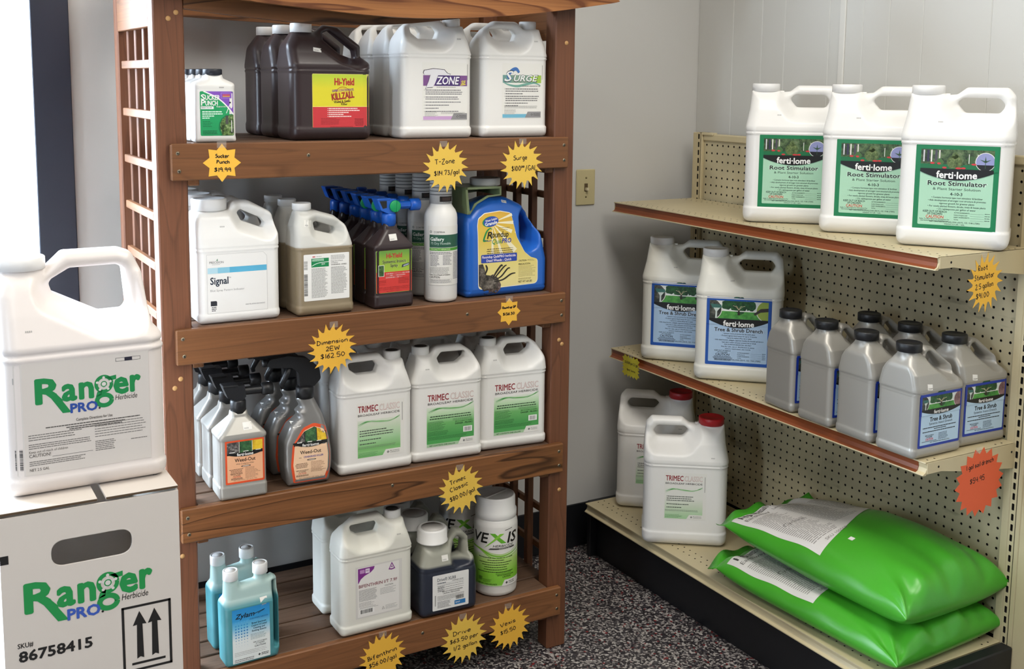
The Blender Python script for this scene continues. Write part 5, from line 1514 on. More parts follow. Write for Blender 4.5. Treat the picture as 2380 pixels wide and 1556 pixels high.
def lab_vexis(w=160, h=158):
    lb = Label(w, h, 4); g = vgrad('vexis_fade', [(0, 'C3DFB0'), (.03, '7FC23A'), (.30, '86C83C'), (.62, 'B6DA78'), (.74, 'D6E2C2'), (.76, 'E5E3DF'), (1, 'E5E3DF')], .030, .145)
    lb.rect(0, 0, w, h, g, 0)
    c = w/2
    for k, (dv, col, wd) in enumerate(((0, '7CBF34', 4.5), (-6, '94CC50', 3.4), (5, 'A6D264', 2))):
        P = smooth_line([(0, 100+dv*.4), (c-46, 98+dv*.3), (c-10, 84+dv), (c+25, 82+dv), (w, 96+dv*1.5)], 6); n = len(P); lb.line(P, [wd*(.4+.6*math.sin(PI*i/(n-1))) for i in range(n)], ink(col), 1+k)
    V = ink('1C1A18')
    lb.text('VE', c-66, 116, 27, V, w=48, bold=.035, shear=.2); lb.text('IS', c+30, 116, 28, V, w=34, bold=.035, shear=.2)
    lb.poly([(c-16, 143), (c-2, 143), (c+28, 116), (c+14, 116)], ink('63AE2C'), 4); lb.poly([(c-32, 102), (c+10, 142), (c+22, 142), (c-16, 113)], ink('86C83C'), 5)
    lb.text('HERBICIDE', c-8, 106, 6.4, ink('2A2826'), w=58, bold=.015, shear=.2); lb.poly([(c-20, 99), (c-14, 103), (c+54, 105), (c+54, 101)], ink('3A3836'), 3); lb.text('GRANULAR', c+8, 100.6, 2.4, OFFW, w=30, z=4); lb.line([(c+24, 150), (c+46, 154)], 1.6, ink('3A3836'), 2)
    for k, L in enumerate((96, 44, 92, 74, 62, 64, 104)): lb.fine(c-L/2, c+L/2, 78-k*6.4, 1, 4, ink('34461E'), th=2.0, ragged=.02)
    lb.text('KEEP OUT OF REACH OF CHILDREN', c+4, 28, 3.0, ink('24380F'), w=48, bold=.02); lb.text('CAUTION', c+18, 22.5, 4.4, ink('24380F'), w=24, bold=.02); lb.bars(c-48, 14, c-36, 24, ink('1A3A18')); lb.fine(c-34, c-10, 18, 3, 3, ink('4A7A22'), th=1.1); lb.fine(c, c+46, 38, 3, 2.8, ink('4A7A22'), th=1.0)
    lb.text('NET WT. TWO POUNDS', c-50, 3.4, 4, ink('24380F'), w=54, bold=.03); lb.poly([(c+16, 0), (c+24, 16), (w, 16), (w, 0)], ink('E5E3DF'), 2); lb.circ(c+30, 8, 3.6, ink('3A3A3C'), 4, n=4); lb.fine(c+36, c+56, 11, 2, 4.4, ink('44423F'), th=2, ragged=.05)
    return lb

def lab_ranger_word(lb, u, v, W, green, blue, black, z=2):
    """the big word with the sheriff star in the g"""
    s = W/100.0
    def T(x, y): return (u+x*s, v+y*s)
    lb.text('R', u, v+0*s, 24*s, green, w=26*s, bold=.06, z=z); lb.poly([T(12, 8), T(19.5, 8.5), T(33, -12.5), T(25, -12.5)], green, z)
    lb.text('a', u+24.5*s, v, 23.5*s, green, w=14.5*s, bold=.055, z=z); lb.text('n', u+40.5*s, v, 23.5*s, green, w=14.5*s, bold=.055, z=z)
    def ring(cx, cy, r, rv, t, m, zz):
        P = [T(cx+r*math.cos(2*PI*k/28), cy+rv*math.sin(2*PI*k/28)) for k in range(29)]; lb.line(P, t*s, m, zz)
    ring(64.5, 12, 7.4, 7.6, 3.4, green, z); lb.poly([T(66, 18.5), T(76.5, 20), T(76.5, 15.6), T(71.5, 15)], green, z)
    ring(64.5, -4.6, 7.0, 5.4, 4.4, green, z); lb.poly([T(58, 4.5), T(63, 6.4), T(62, 1), T(56.5, -.5)], green, z)
    W_ = lb_star_white
    c5 = [(64.5+6.6*math.cos(PI/2+2*PI*k/5), 12+6.6*math.sin(PI/2+2*PI*k/5)) for k in range(5)]; i5 = [(64.5+3.0*math.cos(PI/2+PI/5+2*PI*k/5), 12+3.0*math.sin(PI/2+PI/5+2*PI*k/5)) for k in range(5)]
    lb.poly([T(*(c5 if k % 2 == 0 else i5)[k//2]) for k in range(10)], W_, z+1)
    for p in c5: lb.circ(*T(*p), 1.3*s, W_, z+1.6, n=10)
    ring(64.5, 12, 2.6, 2.6, .9, green, z+2.4)
    lb.text('e', u+73.5*s, v+.8*s, 23.5*s, green, w=15*s, bold=.055, z=z); lb.text('r', u+89.5*s, v+1.5*s, 23.5*s, green, w=11*s, bold=.06, z=z)
    lb.text('PRO', u+32*s, v-13.2*s, 9*s, blue, w=26*s, bold=.06, z=z+1); lb.circ(*T(59.6, -12), 1.0*s, black, z+1, n=10); lb.text('Herbicide', u+75*s, v-6*s, 5.4*s, black, w=21.5*s, shear=.2, z=z)
lb_star_white = ink('DAD5D0')

def lab_ranger(w=206, h=184):
    lb = Label(w, h); BG = ink('D6CFC9'); lb.rrect(0, 0, w, h, 2, BG, 0)
    lab_ranger_word(lb, 30, 116, 162, ink('1E8A4C'), ink('2F4FA0'), ink('2A2826'))
    lb.rect(154, 170, 193, 176, ink('4A4846'), 1); lb.rect(154.6, 170.6, 192.4, 175.4, BG, 2); lb.rect(168, 170, 180, 176, ink('2A2838'), 3)
    lb.text('Complete Directions for Use', 118, 80, 4.6, ink('4A4644'), w=56, align='c', bold=.01); lb.fine(44, 190, 76, 1, 3, ink('55514E'), th=1.6, ragged=.02); lb.fine(74, 166, 72, 2, 3.2, ink('55514E'), th=1.6, align='c', ragged=.12)
    lb.fine(18, 112, 66, 3, 3.8, ink('77736F'), th=1.3, ragged=.3); lb.fine(18, 114, 51, 3, 3.2, ink('77736F'), th=1.2, ragged=.08); lb.text('Keep out of reach of children', 18, 36.5, 4.0, ink('66625E'), w=58); lb.text('CAUTION!', 18, 29.5, 5.4, ink('4A4644'), w=32, bold=.005); lb.rect(52, 27, 114, 27.6, GREY, 2, 99)
    lb.fine(18, 114, 23, 3, 3, ink('77736F'), th=1.2, ragged=.2); lb.text('NET 2.5 GAL', 18, 7, 4.4, ink('4A4644'), w=29)
    lb.fine(118, 200, 71, 6, 4.2, ink('77736F'), th=1.1, ragged=.1); lb.fine(118, 152, 42, 6, 3, ink('77736F'), th=1.2, ragged=.2); lb.fine(174, 200, 38, 1, 3, ink('77736F'), th=1.2, ragged=.05)
    lb.bars(-2, 10, 9, 44, ink('2A2826'), True, 2)
    lb.rect(-1, 150, 0.4, 160, GREYL, 2, 60)
    return lb

# ---- placing ---------------------------------------------------------------
Z1, Z2, Z3, Z4 = ZS
ZT, ZM, ZD = ZT+.0008, ZM+.0008, ZD+.0008     # feet of the goods, a hair above the sheet steel

def row(proto, items, skip=()):
    for lab, loc, rz in items:
        dup(proto, lab, loc, rz, skip)

# shelf 1 -----------------------------------------------------------------
t = thing('plant_treatment_bottle', 'small white bottle with green and purple label, front of the black-capped row', 'bottle', (.1055, .058, Z1), 0, 'small white bottles with black caps')
obj('body', SUK.mesh(WHITE), t)
cap(t, 0, .1435, .1575, .0208, mat('navy_black_cap', '23262F', .4), ribs=0)
lab_suk().build('label', t, on_front(SUK, .0015, .0145, 72))
stamp(t, SUK, .012, .1165, 9)
for k, nm in enumerate(('second', 'third', 'fourth', 'rearmost')):
    dup(t, nm+' small white bottle in the black-capped row beside the left post', (.1055-.0012*k, .058+.0565*(k+1), Z1), 0)

t = thing('weed_killer_jug', 'dark brown jug with yellow and red label, front of three on the top shelf', 'jug', (.373, .098, Z1), 0, 'dark brown gallon jugs')
obj('body', KILL.mesh(BROWN), t)
cap(t, -.053, .2425, .2635, .0245, WHITEC)
lab_kill().build('label', t, on_front(KILL, .022, .027, 141))
sticker(t, KILL, -.030, .199, -8, 19, 9)
dup(t, 'middle dark brown jug, behind the jug with the yellow and red label', (.371, .2195, Z1), 0)
dup(t, 'rearmost dark brown jug on the top shelf against the grey wall', (.369, .3410, Z1), 0)

def gal_jug(label, loc, rz, labfn, lcx, lz, shape=GAL, group='white gallon jugs with handle and small cap', disc=None, m=WHITE, st=(.055, .235)):
    t = thing('herbicide_jug', label, 'jug', loc, rz, group)
    obj('body', shape.mesh(m), t)
    sgn = 1 if shape is GAL else -1
    cap(t, .0565*sgn, .2655, .2865, .0215, WHITEC, disc=disc)
    if labfn:
        lb = labfn()
        lb.build('label', t, on_front(shape, lcx, lz, lb.w))
    if st:
        stamp(t, shape, st[0]*sgn, st[1])
    return t
g1 = 'white gallon jugs with purple band labels'
tz = gal_jug('white gallon jug with purple band label, front of its row on the top shelf', (.637, .0815, Z1), 0, lab_tzone, .0185, .043, group=g1)
for k, nm in enumerate(('second', 'third', 'rearmost')):
    dup(tz, nm+' white gallon jug in the row behind the purple band label', (.636-.001*k, .0815+.0970*(k+1), Z1), 0)
su = gal_jug('white gallon jug with green and blue label, beside the right post on the top shelf', (.853, .0835, Z1), 0, lab_surge, .017, .046, group='white gallon jugs at the right end of the top shelf')
dup(su, 'white gallon jug behind the green and blue labelled jug at the right post', (.852, .1825, Z1), 0)

# shelf 2 -----------------------------------------------------------------
t = thing('spray_indicator_jug', 'white wide-capped jug with blue stripe label, front of the left end row', 'jug', (.1485, .082, Z2), -.5, 'white wide-capped jugs')
obj('body', SIG.mesh(WHITE), t)
cap(t, -.051, .2475, .2735, .0385, WHITEC, ribs=0)
lb = lab_signal(); lb.build('label', t, on_front(SIG, -.006, .024, lb.w))
stamp(t, SIG, -.035, .213)
dup(t, 'middle white wide-capped jug, behind the blue stripe label', (.1465, .2, Z2), 0)
dup(t, 'rearmost white wide-capped jug at the left end of the second tier', (.1450, .318, Z2), 0)

t = thing('herbicide_jug', 'translucent half-gallon jug of tan liquid with white and green label, front of three', 'jug', (.3435, .059, Z2), 1, 'translucent jugs of tan liquid')
obj('body', DIM.mesh(levelled('tan_liquid_in_plastic', 'CFCEC8', '8E7F66', .158)), t)
cap(t, -.0415, .2405, .2565, .0215, WHITEC)
lb = lab_dim(); lb.build('label', t, on_front(DIM, .0005, .0355, lb.w), .0007)
sticker(t, DIM, -.038, .204, -8, 20, 15)
dup(t, 'middle translucent jug of tan liquid', (.3415, .1560, Z2), 0)
dup(t, 'rearmost translucent jug of tan liquid against the wall', (.3395, .2530, Z2), 0)

def hose_head(t, z, m, dial, L=.062):
    """ready-to-spray hose head: skirt, valve block, barrel and hose collar"""
    mb = MB(); mb.lathe([(.0135, z-.032), (.0175, z-.032), (.0175, z-.006), (.0155, z-.002), (0, z-.002)], m, 60, ribs=20, rd=.0012, rz=(z-.0315, z-.007)); mb.build('screw_skirt', t)
    mb = MB()
    mb.prism([(-.036, z+.031), (-.030, z+.033), (.012, z+.032), (.015, z+.006), (.008, z-.002), (-.008, z-.002), (-.026, z+.006)], 1, -.0150, .0150, m)
    mb.box(-.0365, -.0165, z+.0300, -.002, .0165, z+.0345, m, .001)
    hd = mb.build('valve_block', t)
    mb = MB(); mb.prism([(-.031, z+.0285), (-.012, z+.0285), (-.012, z+.012), (-.022, z+.010)], 1, -.0154, -.0149, BLACKP); mb.build('valve_opening', hd)
    mb = MB(); mb.lathe([(.0095, .008), (.0095, L-.022), (.0095, L-.020)], m, 24, axis=0)
    mb.lathe([(.0105, L-.025), (.0145, L-.022), (.0145, L), (.012, L+.001), (.0095, L-.001), (0, L-.003)], m, 60, ribs=18, rd=.0009, rz=(L-.0215, L-.0005), axis=0)
    mb.box(.012, -.0118, -.0035, L-.026, .0118, .0035, m, .001)
    mb.v = [(a, b, c+z+.015) for a, b, c in mb.v]; mb.build('hose_barrel', t)
    if dial:
        for sg in (-1, 1):
            mb = MB(); mb.lathe([(0, sg*.0152), (.0135, sg*.0152), (.0142, sg*.0160), (.0142, sg*.0188), (.0128, sg*.0198), (0, sg*.0198)], dial, 28, axis=1)
            mb.box(.0028, sg*.0193, -.0125, .0052, sg*.0206, .0125, dial, .0004)
            mb.v = [(a+.009 if sg < 0 else a-.022, b, c+z+.0150) for a, b, c in mb.v]; mb.build('dial', t)

t = thing('insect_spray_bottle', 'brown hose-end bottle with blue head, front of the long row, green and red label', 'bottle', (.514, .050, Z2), 3, 'brown hose-end spray bottles with blue heads')
obj('body', QRT.mesh(BROWN), t)
hose_head(t, .2255, BLUEN, GREENP, .080)
lb = lab_hiy(); lb.build('label', t, on_front(QRT, 0, .037, lb.w))
sticker(t, QRT, -.001, .1605, 2, 20, 15)
for k, nm in enumerate(('second', 'third', 'fourth', 'fifth', 'sixth')):
    dup(t, nm+' brown bottle from the front in the row with blue spray heads', (.513-.001*k, .050+.0655*(k+1), Z2), 2-k, ('dial',) if k else ())

t = thing('granule_bottle', 'white cylinder bottle with dark green band label, front of its row beside the blue jug', 'bottle', (.6545, .056, Z2), 0, 'white cylinder bottles with measuring caps')
mb = MB(); mb.lathe([(0, .001), (.030, 0), (.0385, .003), (.0405, .010), (.0405, .205), (.0395, .214), (.036, .224), (.030, .232), (.0268, .238), (.0262, .252), (0, .252)], WHITE, 64); mb.build('body', t)
CLR = bpy.data.materials.new('clear_measuring_cap'); CLR.use_nodes = True
_b = CLR.node_tree.nodes['Principled BSDF']; _b.inputs['Base Color'].default_value = (.86, .86, .86, 1); _b.inputs['Roughness'].default_value = .12; _b.inputs['Transmission Weight'].default_value = .55; _b.inputs['IOR'].default_value = 1.2
mb = MB(); mb.lathe([(.0262, .2405), (.0278, .2405), (.0270, .305), (.0262, .307), (0, .3075)], CLR, 48); cp = mb.build('measuring_cap', t)
mb = MB()
for k in range(5):
    zz = .262+k*.0085
    rr = .0279-.0008*(zz-.2405)/.0645
    mb.lathe([(rr, zz), (rr, zz+.0016)], K, 48)
mb.build('scale_mark', cp)
lb = lab_gallery(); lb.build('label', t, on_round(.0406, .043, lb.w, -.08))
lb = Label(36, 16, 3.5); lb.rect(0, 3, 36, 16, ink('1C1716'), 0); lb.rect(6, 6, 30, 13, ink('3A2A26'), 1); lb.text('CORTEVA', 8, .2, 2, K, w=20); lb.build('neck_label', t, on_round(.0279, .243, 36, .1), .0003)
for k, nm in enumerate(('second', 'third', 'rearmost')):
    dup(t, nm+' white cylinder bottle in the row left of the blue jug', (.652-.003*k, .056+.0965*(k+1), Z2), 0)

t = thing('granule_jug', 'bright blue handled jug with yellow label and olive scoop at the right post', 'jug', (.8340, .0985, Z2), .5)
obj('body', RND.mesh(BLUEP), t)
lb = lab_round(); lb.build('label', t, on_front(RND, .0015, .0215, lb.w, False))
sticker(t, RND, -.005, .2335, -12, 13, 6)
# olive scoop hanging over the shoulder
mb = MB()
sc = [(-.165, .219), (-.128, .211), (-.118, .214), (-.100, .236), (-.060, .251), (-.028, .254), (-.028, .274), (-.150, .276), (-.170, .262)]
for (a0, a1, b0, b1) in ((-.060, .060, 0, 0),):
    mb.prism([(-.128, .211), (-.118, .214), (-.100, .2365), (-.066, .2515), (-.028, .2545), (-.028, .2765), (-.134, .2765)], 1, .050, .053, OLIVE)
    mb.prism([(-.134, .2735), (-.028, .2735), (-.028, .2765), (-.134, .2765)], 1, -.060, .050, OLIVE)
    mb.prism([(-.134, .2765), (-.131, .2765), (-.125, .211), (-.128, .211)], 1, -.060, .050, OLIVE)
    mb.prism([(-.1345, .2775), (-.1285, .2775), (-.1205, .2105), (-.1285, .2105)], 1, -.063, -.060, OLIVE)
    mb.prism([(-.134, .2720), (-.028, .2720), (-.028, .2775), (-.134, .2775)], 1, -.063, -.060, OLIVE)
    mb.prism([(-.033, .2545), (-.028, .2545), (-.028, .2765), (-.033, .2765)], 1, -.063, .050, OLIVE)
    mb.prism([(-.1285, .2105), (-.1205, .2105), (-.108, .2365), (-.070, .2555), (-.028, .2580), (-.028, .2545), (-.066, .2515), (-.100, .2355)], 1, -.063, -.060, OLIVE)
mb.v = [(x_*.95+.004, y_, z_) for x_, y_, z_ in mb.v]; mb.build('scoop', t)
cap(t, -.035, .276, .295, .0385, WHITEC, ribs=0)

# shelf 3 -----------------------------------------------------------------
t = thing('weed_spray_bottle', 'silver hose-end bottle with orange label, front of its row at the left post', 'bottle', (.1435, .0475, Z3), -2, 'silver hose-end bottles with black heads')
obj('body', RTS.mesh(SILVER), t)
hose_head(t, .2215, BLACKP, None, .078)
lb = lab_weed(); lb.build('label', t, on_front(RTS, .003, .037, lb.w))
sticker(t, RTS, .012, .157, 0, 20, 15)
for k, nm in enumerate(('second', 'third', 'rearmost')):
    dup(t, nm+' silver hose-end bottle behind the orange label at the left post', (.142-.002*k, .0475+.088*(k+1), Z3), -2)

t = thing('trigger_spray_bottle', 'silver trigger spray bottle with rounded orange label, front of its row', 'bottle', (.301, .056, Z3), -3, 'silver trigger spray bottles')
obj('body', TRG.mesh(SILVD), t)
mb = MB(); mb.lathe([(.016, .2005), (.0205, .2005), (.0205, .225), (.017, .230), (0, .230)], BLACKP, 60, cx=.002, ribs=24, rd=.0008, rz=(.201, .224)); mb.build('screw_collar', t)
mb = MB(); P = fillet([(.022, .228, .004), (.038, .244, .012), (.034, .272, .02), (.006, .296, .02), (-.040, .305, .012), (-.082, .300, .01), (-.088, .288, .004), (-.080, .281, .004), (-.030, .276, .008), (-.014, .262, .008), (-.012, .228, .003)])
mb.prism(P, 1, -.0115, .0115, BLACKP, True); mb.build('spray_head', t)
mb = MB(); mb.tube([(-.032, 0, .277), (-.040, 0, .258), (-.052, 0, .238), (-.050, 0, .228)], [.008, .0075, .0065, .005], BLACKP); mb.build('trigger', t)
mb = MB(); mb.lathe([(0, -.096), (.0075, -.096), (.009, -.094), (.009, -.080), (0, -.080)], BLACKP, 20, axis=0); mb.v = [(a, b, c+.291) for a, b, c in mb.v]; mb.build('nozzle', t)
lb = lab_weed(94, 136, 'round'); lb.build('label', t, on_front(TRG, .003, .010, lb.w, False))
sticker(t, TRG, -.026, .140, 12, 18, 10)
dup(t, 'middle silver trigger spray bottle in its row', (.293, .1445, Z3), -3)
dup(t, 'rearmost silver trigger spray bottle, mostly hidden in shadow', (.286, .2330, Z3), -3)

DISC = mat('dark_cap_insert', '55524F', .5, var=.4, vscale=300)
g3 = 'white gallon jugs with green fade labels'
ta = gal_jug('white gallon jug with pale green label and handle at left, third tier', (.4725, .0715, Z3), -2, lab_trimec_front, .0095, .039, GAL, g3, DISC, st=None)
tb = gal_jug('white gallon jug with dark green label in the middle of three, third tier', (.6650, .0705, Z3), -4.5, lab_trimec_back, .006, .037, GALM, g3, DISC)
dup(tb, 'white gallon jug with dark green label beside the right post, third tier', (.8570, .0750, Z3), -5.5)
dup(ta, 'rear white gallon jug behind the pale green label', (.478, .2000, Z3), -2)
dup(tb, 'rear white gallon jug behind the middle green labelled jug', (.672, .2000, Z3), -3)
dup(tb, 'rear white gallon jug behind the green labelled jug at the right post', (.866, .2000, Z3), -4)

# shelf 4 -----------------------------------------------------------------
AQ = levelled('aqua_liquid_in_plastic', 'A3BCB8', '47888F', .150, .35, .006)
t = thing('insecticide_bottle', 'front translucent two-necked bottle of aqua liquid with blue label', 'bottle', (.1530, .036, Z4), 2, 'two-necked bottles of aqua liquid')
obj('body', ZYL.mesh(AQ), t)
for nx in (-.0395, .030):
    cap(t, nx, .1985 if nx < 0 else .201, .2215 if nx < 0 else .2255, .0172, WHITEC, disc=mat('embossed_cap_top', 'C9C6C2', .5))
lb = lab_zyl(); lb.build('label', t, on_front(ZYL, -.004, .010, lb.w))
sticker(t, ZYL, .028, .134, 3, 17, 18)
dup(t, 'rear two-necked bottle of aqua liquid, tucked behind the blue label', (.1500, .1330, Z4), 2)

bf = gal_jug('off-white gallon jug with purple corner label on the bottom tier', (.4650, .0540, Z4), 0, lab_bif, .0010, .0455, GAL, 'off-white gallon jugs on the bottom tier', DISC, m=NATUR)
dup(bf, 'off-white gallon jug behind the purple corner label', (.4660, .1850, Z4), 0)

DK = levelled('dark_liquid_in_plastic', '9C9C90', '252A38', .132, .32, .003)
t = thing('herbicide_jug', 'squat jug of blue-black liquid with white ribbed cap, front of three on the bottom tier', 'jug', (.6580, .0480, Z4), -2, 'squat jugs of blue-black liquid')
obj('body', DRV.mesh(DK), t)
mb = MB(); mb.lathe([(0, .183), (.0375, .183), (.0395, .1845), (.0395, .187), (.038, .188), (.0378, .216), (.035, .2195), (.0325, .220), (.030, .2185), (0, .2185)], WHITEC, 96, cx=-.029, ribs=48, rd=.0010, rz=(.1885, .2158)); cp = mb.build('cap', t)
mb = MB(); mb.lathe([(0, .2193), (.028, .2193), (.028, .2185), (0, .2185)], mat('embossed_cap_top', 'C9C6C2', .5), 32, cx=-.029); mb.build('cap_disc', cp)
lb = lab_drive(); lb.build('label', t, on_front(DRV, .0, .0195, lb.w))
sticker(t, DRV, -.012, .142, 0, 17, 14)
dup(t, 'middle squat jug of blue-black liquid', (.6540, .1520, Z4), -2)
dup(t, 'rearmost squat jug of blue-black liquid by the back slats', (.6500, .2560, Z4), -2)

t = thing('granule_jar', 'white screw-lid jar with lime green label at the right end, bottom tier', 'jar', (.8290, .0800, Z4), -20, 'white jars with lime green labels')
mb = MB(); mb.lathe([(0, .001), (.050, 0), (.0555, .004), (.0568, .012), (.0568, .029), (.0575, .031), (.0575, .186), (.056, .195), (.0535, .201), (.0535, .204), (0, .204)], WHITE, 72); mb.build('body', t)
mb = MB(); mb.lathe([(0, .2045), (.0535, .2045), (.0545, .206), (.0545, .222), (.0510, .226), (.0505, .256), (.0485, .2605), (.046, .261), (.0445, .2585), (0, .2585)], WHITEC, 72, ribs=0); ld = mb.build('lid', t)
mb = MB(); mb.box(-.0425, -.004, .2585, .0425, .004, .2612, mat('lid_grip', 'CFCCC8', .45), .001); o = mb.build('lid_grip', ld); o.rotation_euler = (0, 0, .7)
lb = lab_vexis(); lb.build('label', t, on_round(.0576, .030, lb.w, -.14))
dup(t, 'white jar with lime green label, behind the right end jar', (.7900, .2070, Z4), -14)
dup(t, 'rear white jar at the right end of the bottom tier, against the lattice', (.8900, .3300, Z4), -20)

# gondola -----------------------------------------------------------------
def big_jug(label, loc, rz, labfn, lcx, lz, shape, capm, group, st=None, ribs=0, m=WHITE):
    t = thing('concentrate_jug', label, 'jug', loc, rz, group)
    obj('body', shape.mesh(m), t)
    sgn = 1 if shape is BIG else -1
    cap(t, -.0715*sgn, .3465, .368, .0365, capm, ribs=ribs, rd=.0009)
    mb = MB(); mb.box(-.036*sgn-.011, -.006, .3445, -.036*sgn+.012, .006, .3495, m, .001); mb.build('cap_tether', t)
    lb = labfn(); lb.build('label', t, on_front(shape, lcx, lz, lb.w))
    if st:
        stamp(t, shape, st[0], st[1])
    return t
def at_front(ax, ay, rz, along, depth):
    """centre of a body from the front left floor point, its turn, and its size"""
    a = math.radians(rz)
    return (ax+along*math.cos(a)-depth*math.sin(a), ay+along*math.sin(a)+depth*math.cos(a))
gA = 'white jugs with bright green labels'
Ar = (1.5223, -.617)
c = at_front(*Ar, -55.5, .092, .068)
r3 = big_jug('white jug with green label nearest the camera end of the top gondola shelf', (*c, ZT), -55.5, lab_root, .0045, .042, BIG, WHITEC, gA, (-.035, .285))
c = at_front(1.5240, -.372, -51, .092, .068)
dup(r3, 'middle of the three white jugs with green labels', (*c, ZT), -51)
c = at_front(1.4900, -.1304, -42, .092, .068)
dup(r3, 'white jug with green label nearest the room corner on the top gondola shelf', (*c, ZT), -42)
gB = 'white jugs with blue bordered labels'
c = at_front(1.4589, .0102, -43, .088, .068)
t2 = big_jug('white jug with blue bordered label, second from the corner on the middle gondola shelf', (*c, ZM), -43, lab_tree, .0, .049, BIG, WHITEC, gB, (-.02, .285), m=NATUR)
c = at_front(1.4611, .2667, -46, .088, .068)
dup(t2, 'white jug with blue bordered label nearest the corner on the middle gondola shelf', (*c, ZM), -46)
gC = 'white jugs with red caps'
c = at_front(1.3617, .0908, -36, .083, .068)
t1 = big_jug('white jug with red cap and green label, front of two on the bottom deck', (*c, ZD), -36, lambda: lab_trimec_front(120, 138, .98), -.001, .082, BIGM, REDCAP, gC, (.075, .265), 30)
c = at_front(1.4557, .3594, -40, .083, .068)
dup(t1, 'red-capped white jug behind the front one on the bottom deck, against the wall', (*c, ZD), -40)
gD = 'silver gallon jugs with black caps'
s4 = thing('drench_jug', 'silver jug with blue bordered label at the near front corner of the middle gondola shelf', 'jug', (1.5090, -.6890, ZM), 0, gD)
obj('body', SLV.mesh(SILVER), s4)
cap(s4, -.046, .2355, .2565, .0285, BLACKP, 40, .0009)
lb = lab_tree_small(); lb.build('label', s4, on_front(SLV, .001, .026, lb.w))
sticker(s4, SLV, -.038, .157, -8, 16, 13)
for lab, x, y, rz in (('third silver jug from the corner in the front row on the middle gondola shelf', 1.5120, -.5620, -1.5), ('second silver jug from the corner in the front row on the middle gondola shelf', 1.5160, -.4310, -2),
                      ('silver jug at the corner end of the front row, beside the white blue-labelled jug', 1.5270, -.2980, -5),
                      ('silver jug with blue bordered label in the back row by the near upright', 1.6740, -.6800, -2), ('second silver jug from the near end of the back row', 1.6760, -.5480, -1.5), ('silver jug at the corner end of the back row', 1.6775, -.4170, -1)):
    dup(s4, lab, (x, y, ZM), rz)
# ------------------------------------------------------------------ cartons and the big jug at the left
CARD = mat('white_carton', 'D3CAC1', .75, bump=.04, bscale=120)
KRAFT_SHADE = mat('kraft_edge_shade', '55432F', .85)  # kraft brown, darkened to carry the shadow line under the flaps
BX0, BX1, BY0, BY1 = -.4065, -.134, -.571, -.155
def carton(label, z0, z1, printed):
    t = thing('shipping_carton', label, 'box', ((BX0+BX1)/2, (BY0+BY1)/2, z0), 0, 'white herbicide cartons')
    W, D, H = (BX1-BX0)/2, (BY1-BY0)/2, z1-z0
    # front and rear walls with an oval hand hole
    hz = H-.079
    hole = fillet([(-.0625, hz-.022, .021), (.0605, hz-.022, .021), (.0605, hz+.021, .021), (-.0625, hz+.021, .021)], 8)
    for yy, nm in ((-D, 'front_wall'), (D-.004, 'rear_wall')):
        bm = bmesh.new()
        o = [bm.verts.new((x, yy, z)) for x, z in ((-W, 0), (W, 0), (W, H-(.0085 if yy < 0 else .0047)), (-W, H-(.0085 if yy < 0 else .0047)))]
        i = [bm.verts.new((x, yy, z)) for x, z in hole]
        eds = [bm.edges.new((o[k], o[(k+1) % 4])) for k in range(4)]+[bm.edges.new((i[k], i[(k+1) % len(i)])) for k in range(len(i))]
        bmesh.ops.triangle_fill(bm, use_beauty=True, use_dissolve=False, edges=eds)
        r = bmesh.ops.extrude_face_region(bm, geom=bm.faces[:])
        bmesh.ops.translate(bm, vec=(0, .004, 0), verts=[v for v in r['geom'] if isinstance(v, bmesh.types.BMVert)])
        mb = MB(); mb.bm(bm, CARD); bm.free(); mb.build(nm, t)
    for xx in (-W, W-.004):
        mb = MB(); mb.box(xx, -D+.0045, 0, xx+.004, D-.0045, H-.0047, CARD, .0008); mb.build('side_wall', t)
    mb = MB(); mb.box(-W+.0045, -D+.0045, .0005, W-.0045, D-.0045, .0045, CARD); mb.build('bottom_flap', t)
    g = .0065
    for x0, x1 in ((-W, .016-g), (.016+g, W)):
        mb = MB(); mb.box(x0, -D+.001, H-.0045, x1, D-.001, H, CARD, .0006)
        mb.box(x0+.0004, -D+.0004, H-.0041, x1-.0004, -D+.0016, H-.0008, KRAFT_SHADE)
        mb.build('top_flap', t)
    if printed:
        lb = Label(272, 420)
        BK = ink('1C1A18')
        lab_ranger_word(lb, 31, 253, 195, ink('1F8F48'), ink('3A5AB4'), BK, z=0)
        lb.text('SKU#', 19, 197, 8, BK, w=23, bold=.02, z=0)
        lb.text('86758415', 20, 174, 17, BK, w=110, bold=.05, z=0)
        x0, x1, y0, y1 = 176, 255, 114, 228
        for a in ((x0, y0, x1, y0+4), (x0, y1-4, x1, y1), (x0, y0, x0+4, y1), (x1-4, y0, x1, y1)): lb.rect(*a, BK, 0)
        for c in (204, 228):
            lb.poly([(c-5.5, 135), (c, 138), (c+5.5, 135), (c+4.4, 194), (c+11, 193), (c, 217), (c-11, 193), (c-4.4, 194)], BK, 0)
        lb.rect(190, 125, 244, 129, BK, 0); 
        lb.build('carton_print', t, on_plane((-W, -D, 0), (1, 0, 0), (0, 0, 1), (0, -1, 0)))
        lb = Label(20, 20); lb.rect(0, 338, 12, 352, BK, 0); lb.build('carton_bar_print', t, on_plane((-W, -D, 0), (1, 0, 0), (0, 0, 1), (0, -1, 0)))
        lb = Label(30, 12); lb.text('TNSI', 3, 2, 7, ink('5A5550'), w=20); lb.build('flap_print', t, on_plane((W-.018, -D+.06, H), (.2, .98, 0), (-.98, .2, 0), (0, 0, 1)))
    return t
carton('lower white carton of the stack at the left edge, standing on the floor', 0, .4195, False)
carton('upper white carton with green lettering and an oval hand hole, at the left edge', .42, .84, True)
RW = mat('white_plastic_warm', 'E3DAD5', .36)
t = thing('herbicide_jug', 'largest white jug with big green lettering, standing on the carton at left', 'jug', (-.2625, -.4380, .8402), .8)
obj('body', RAN.mesh(RW), t)
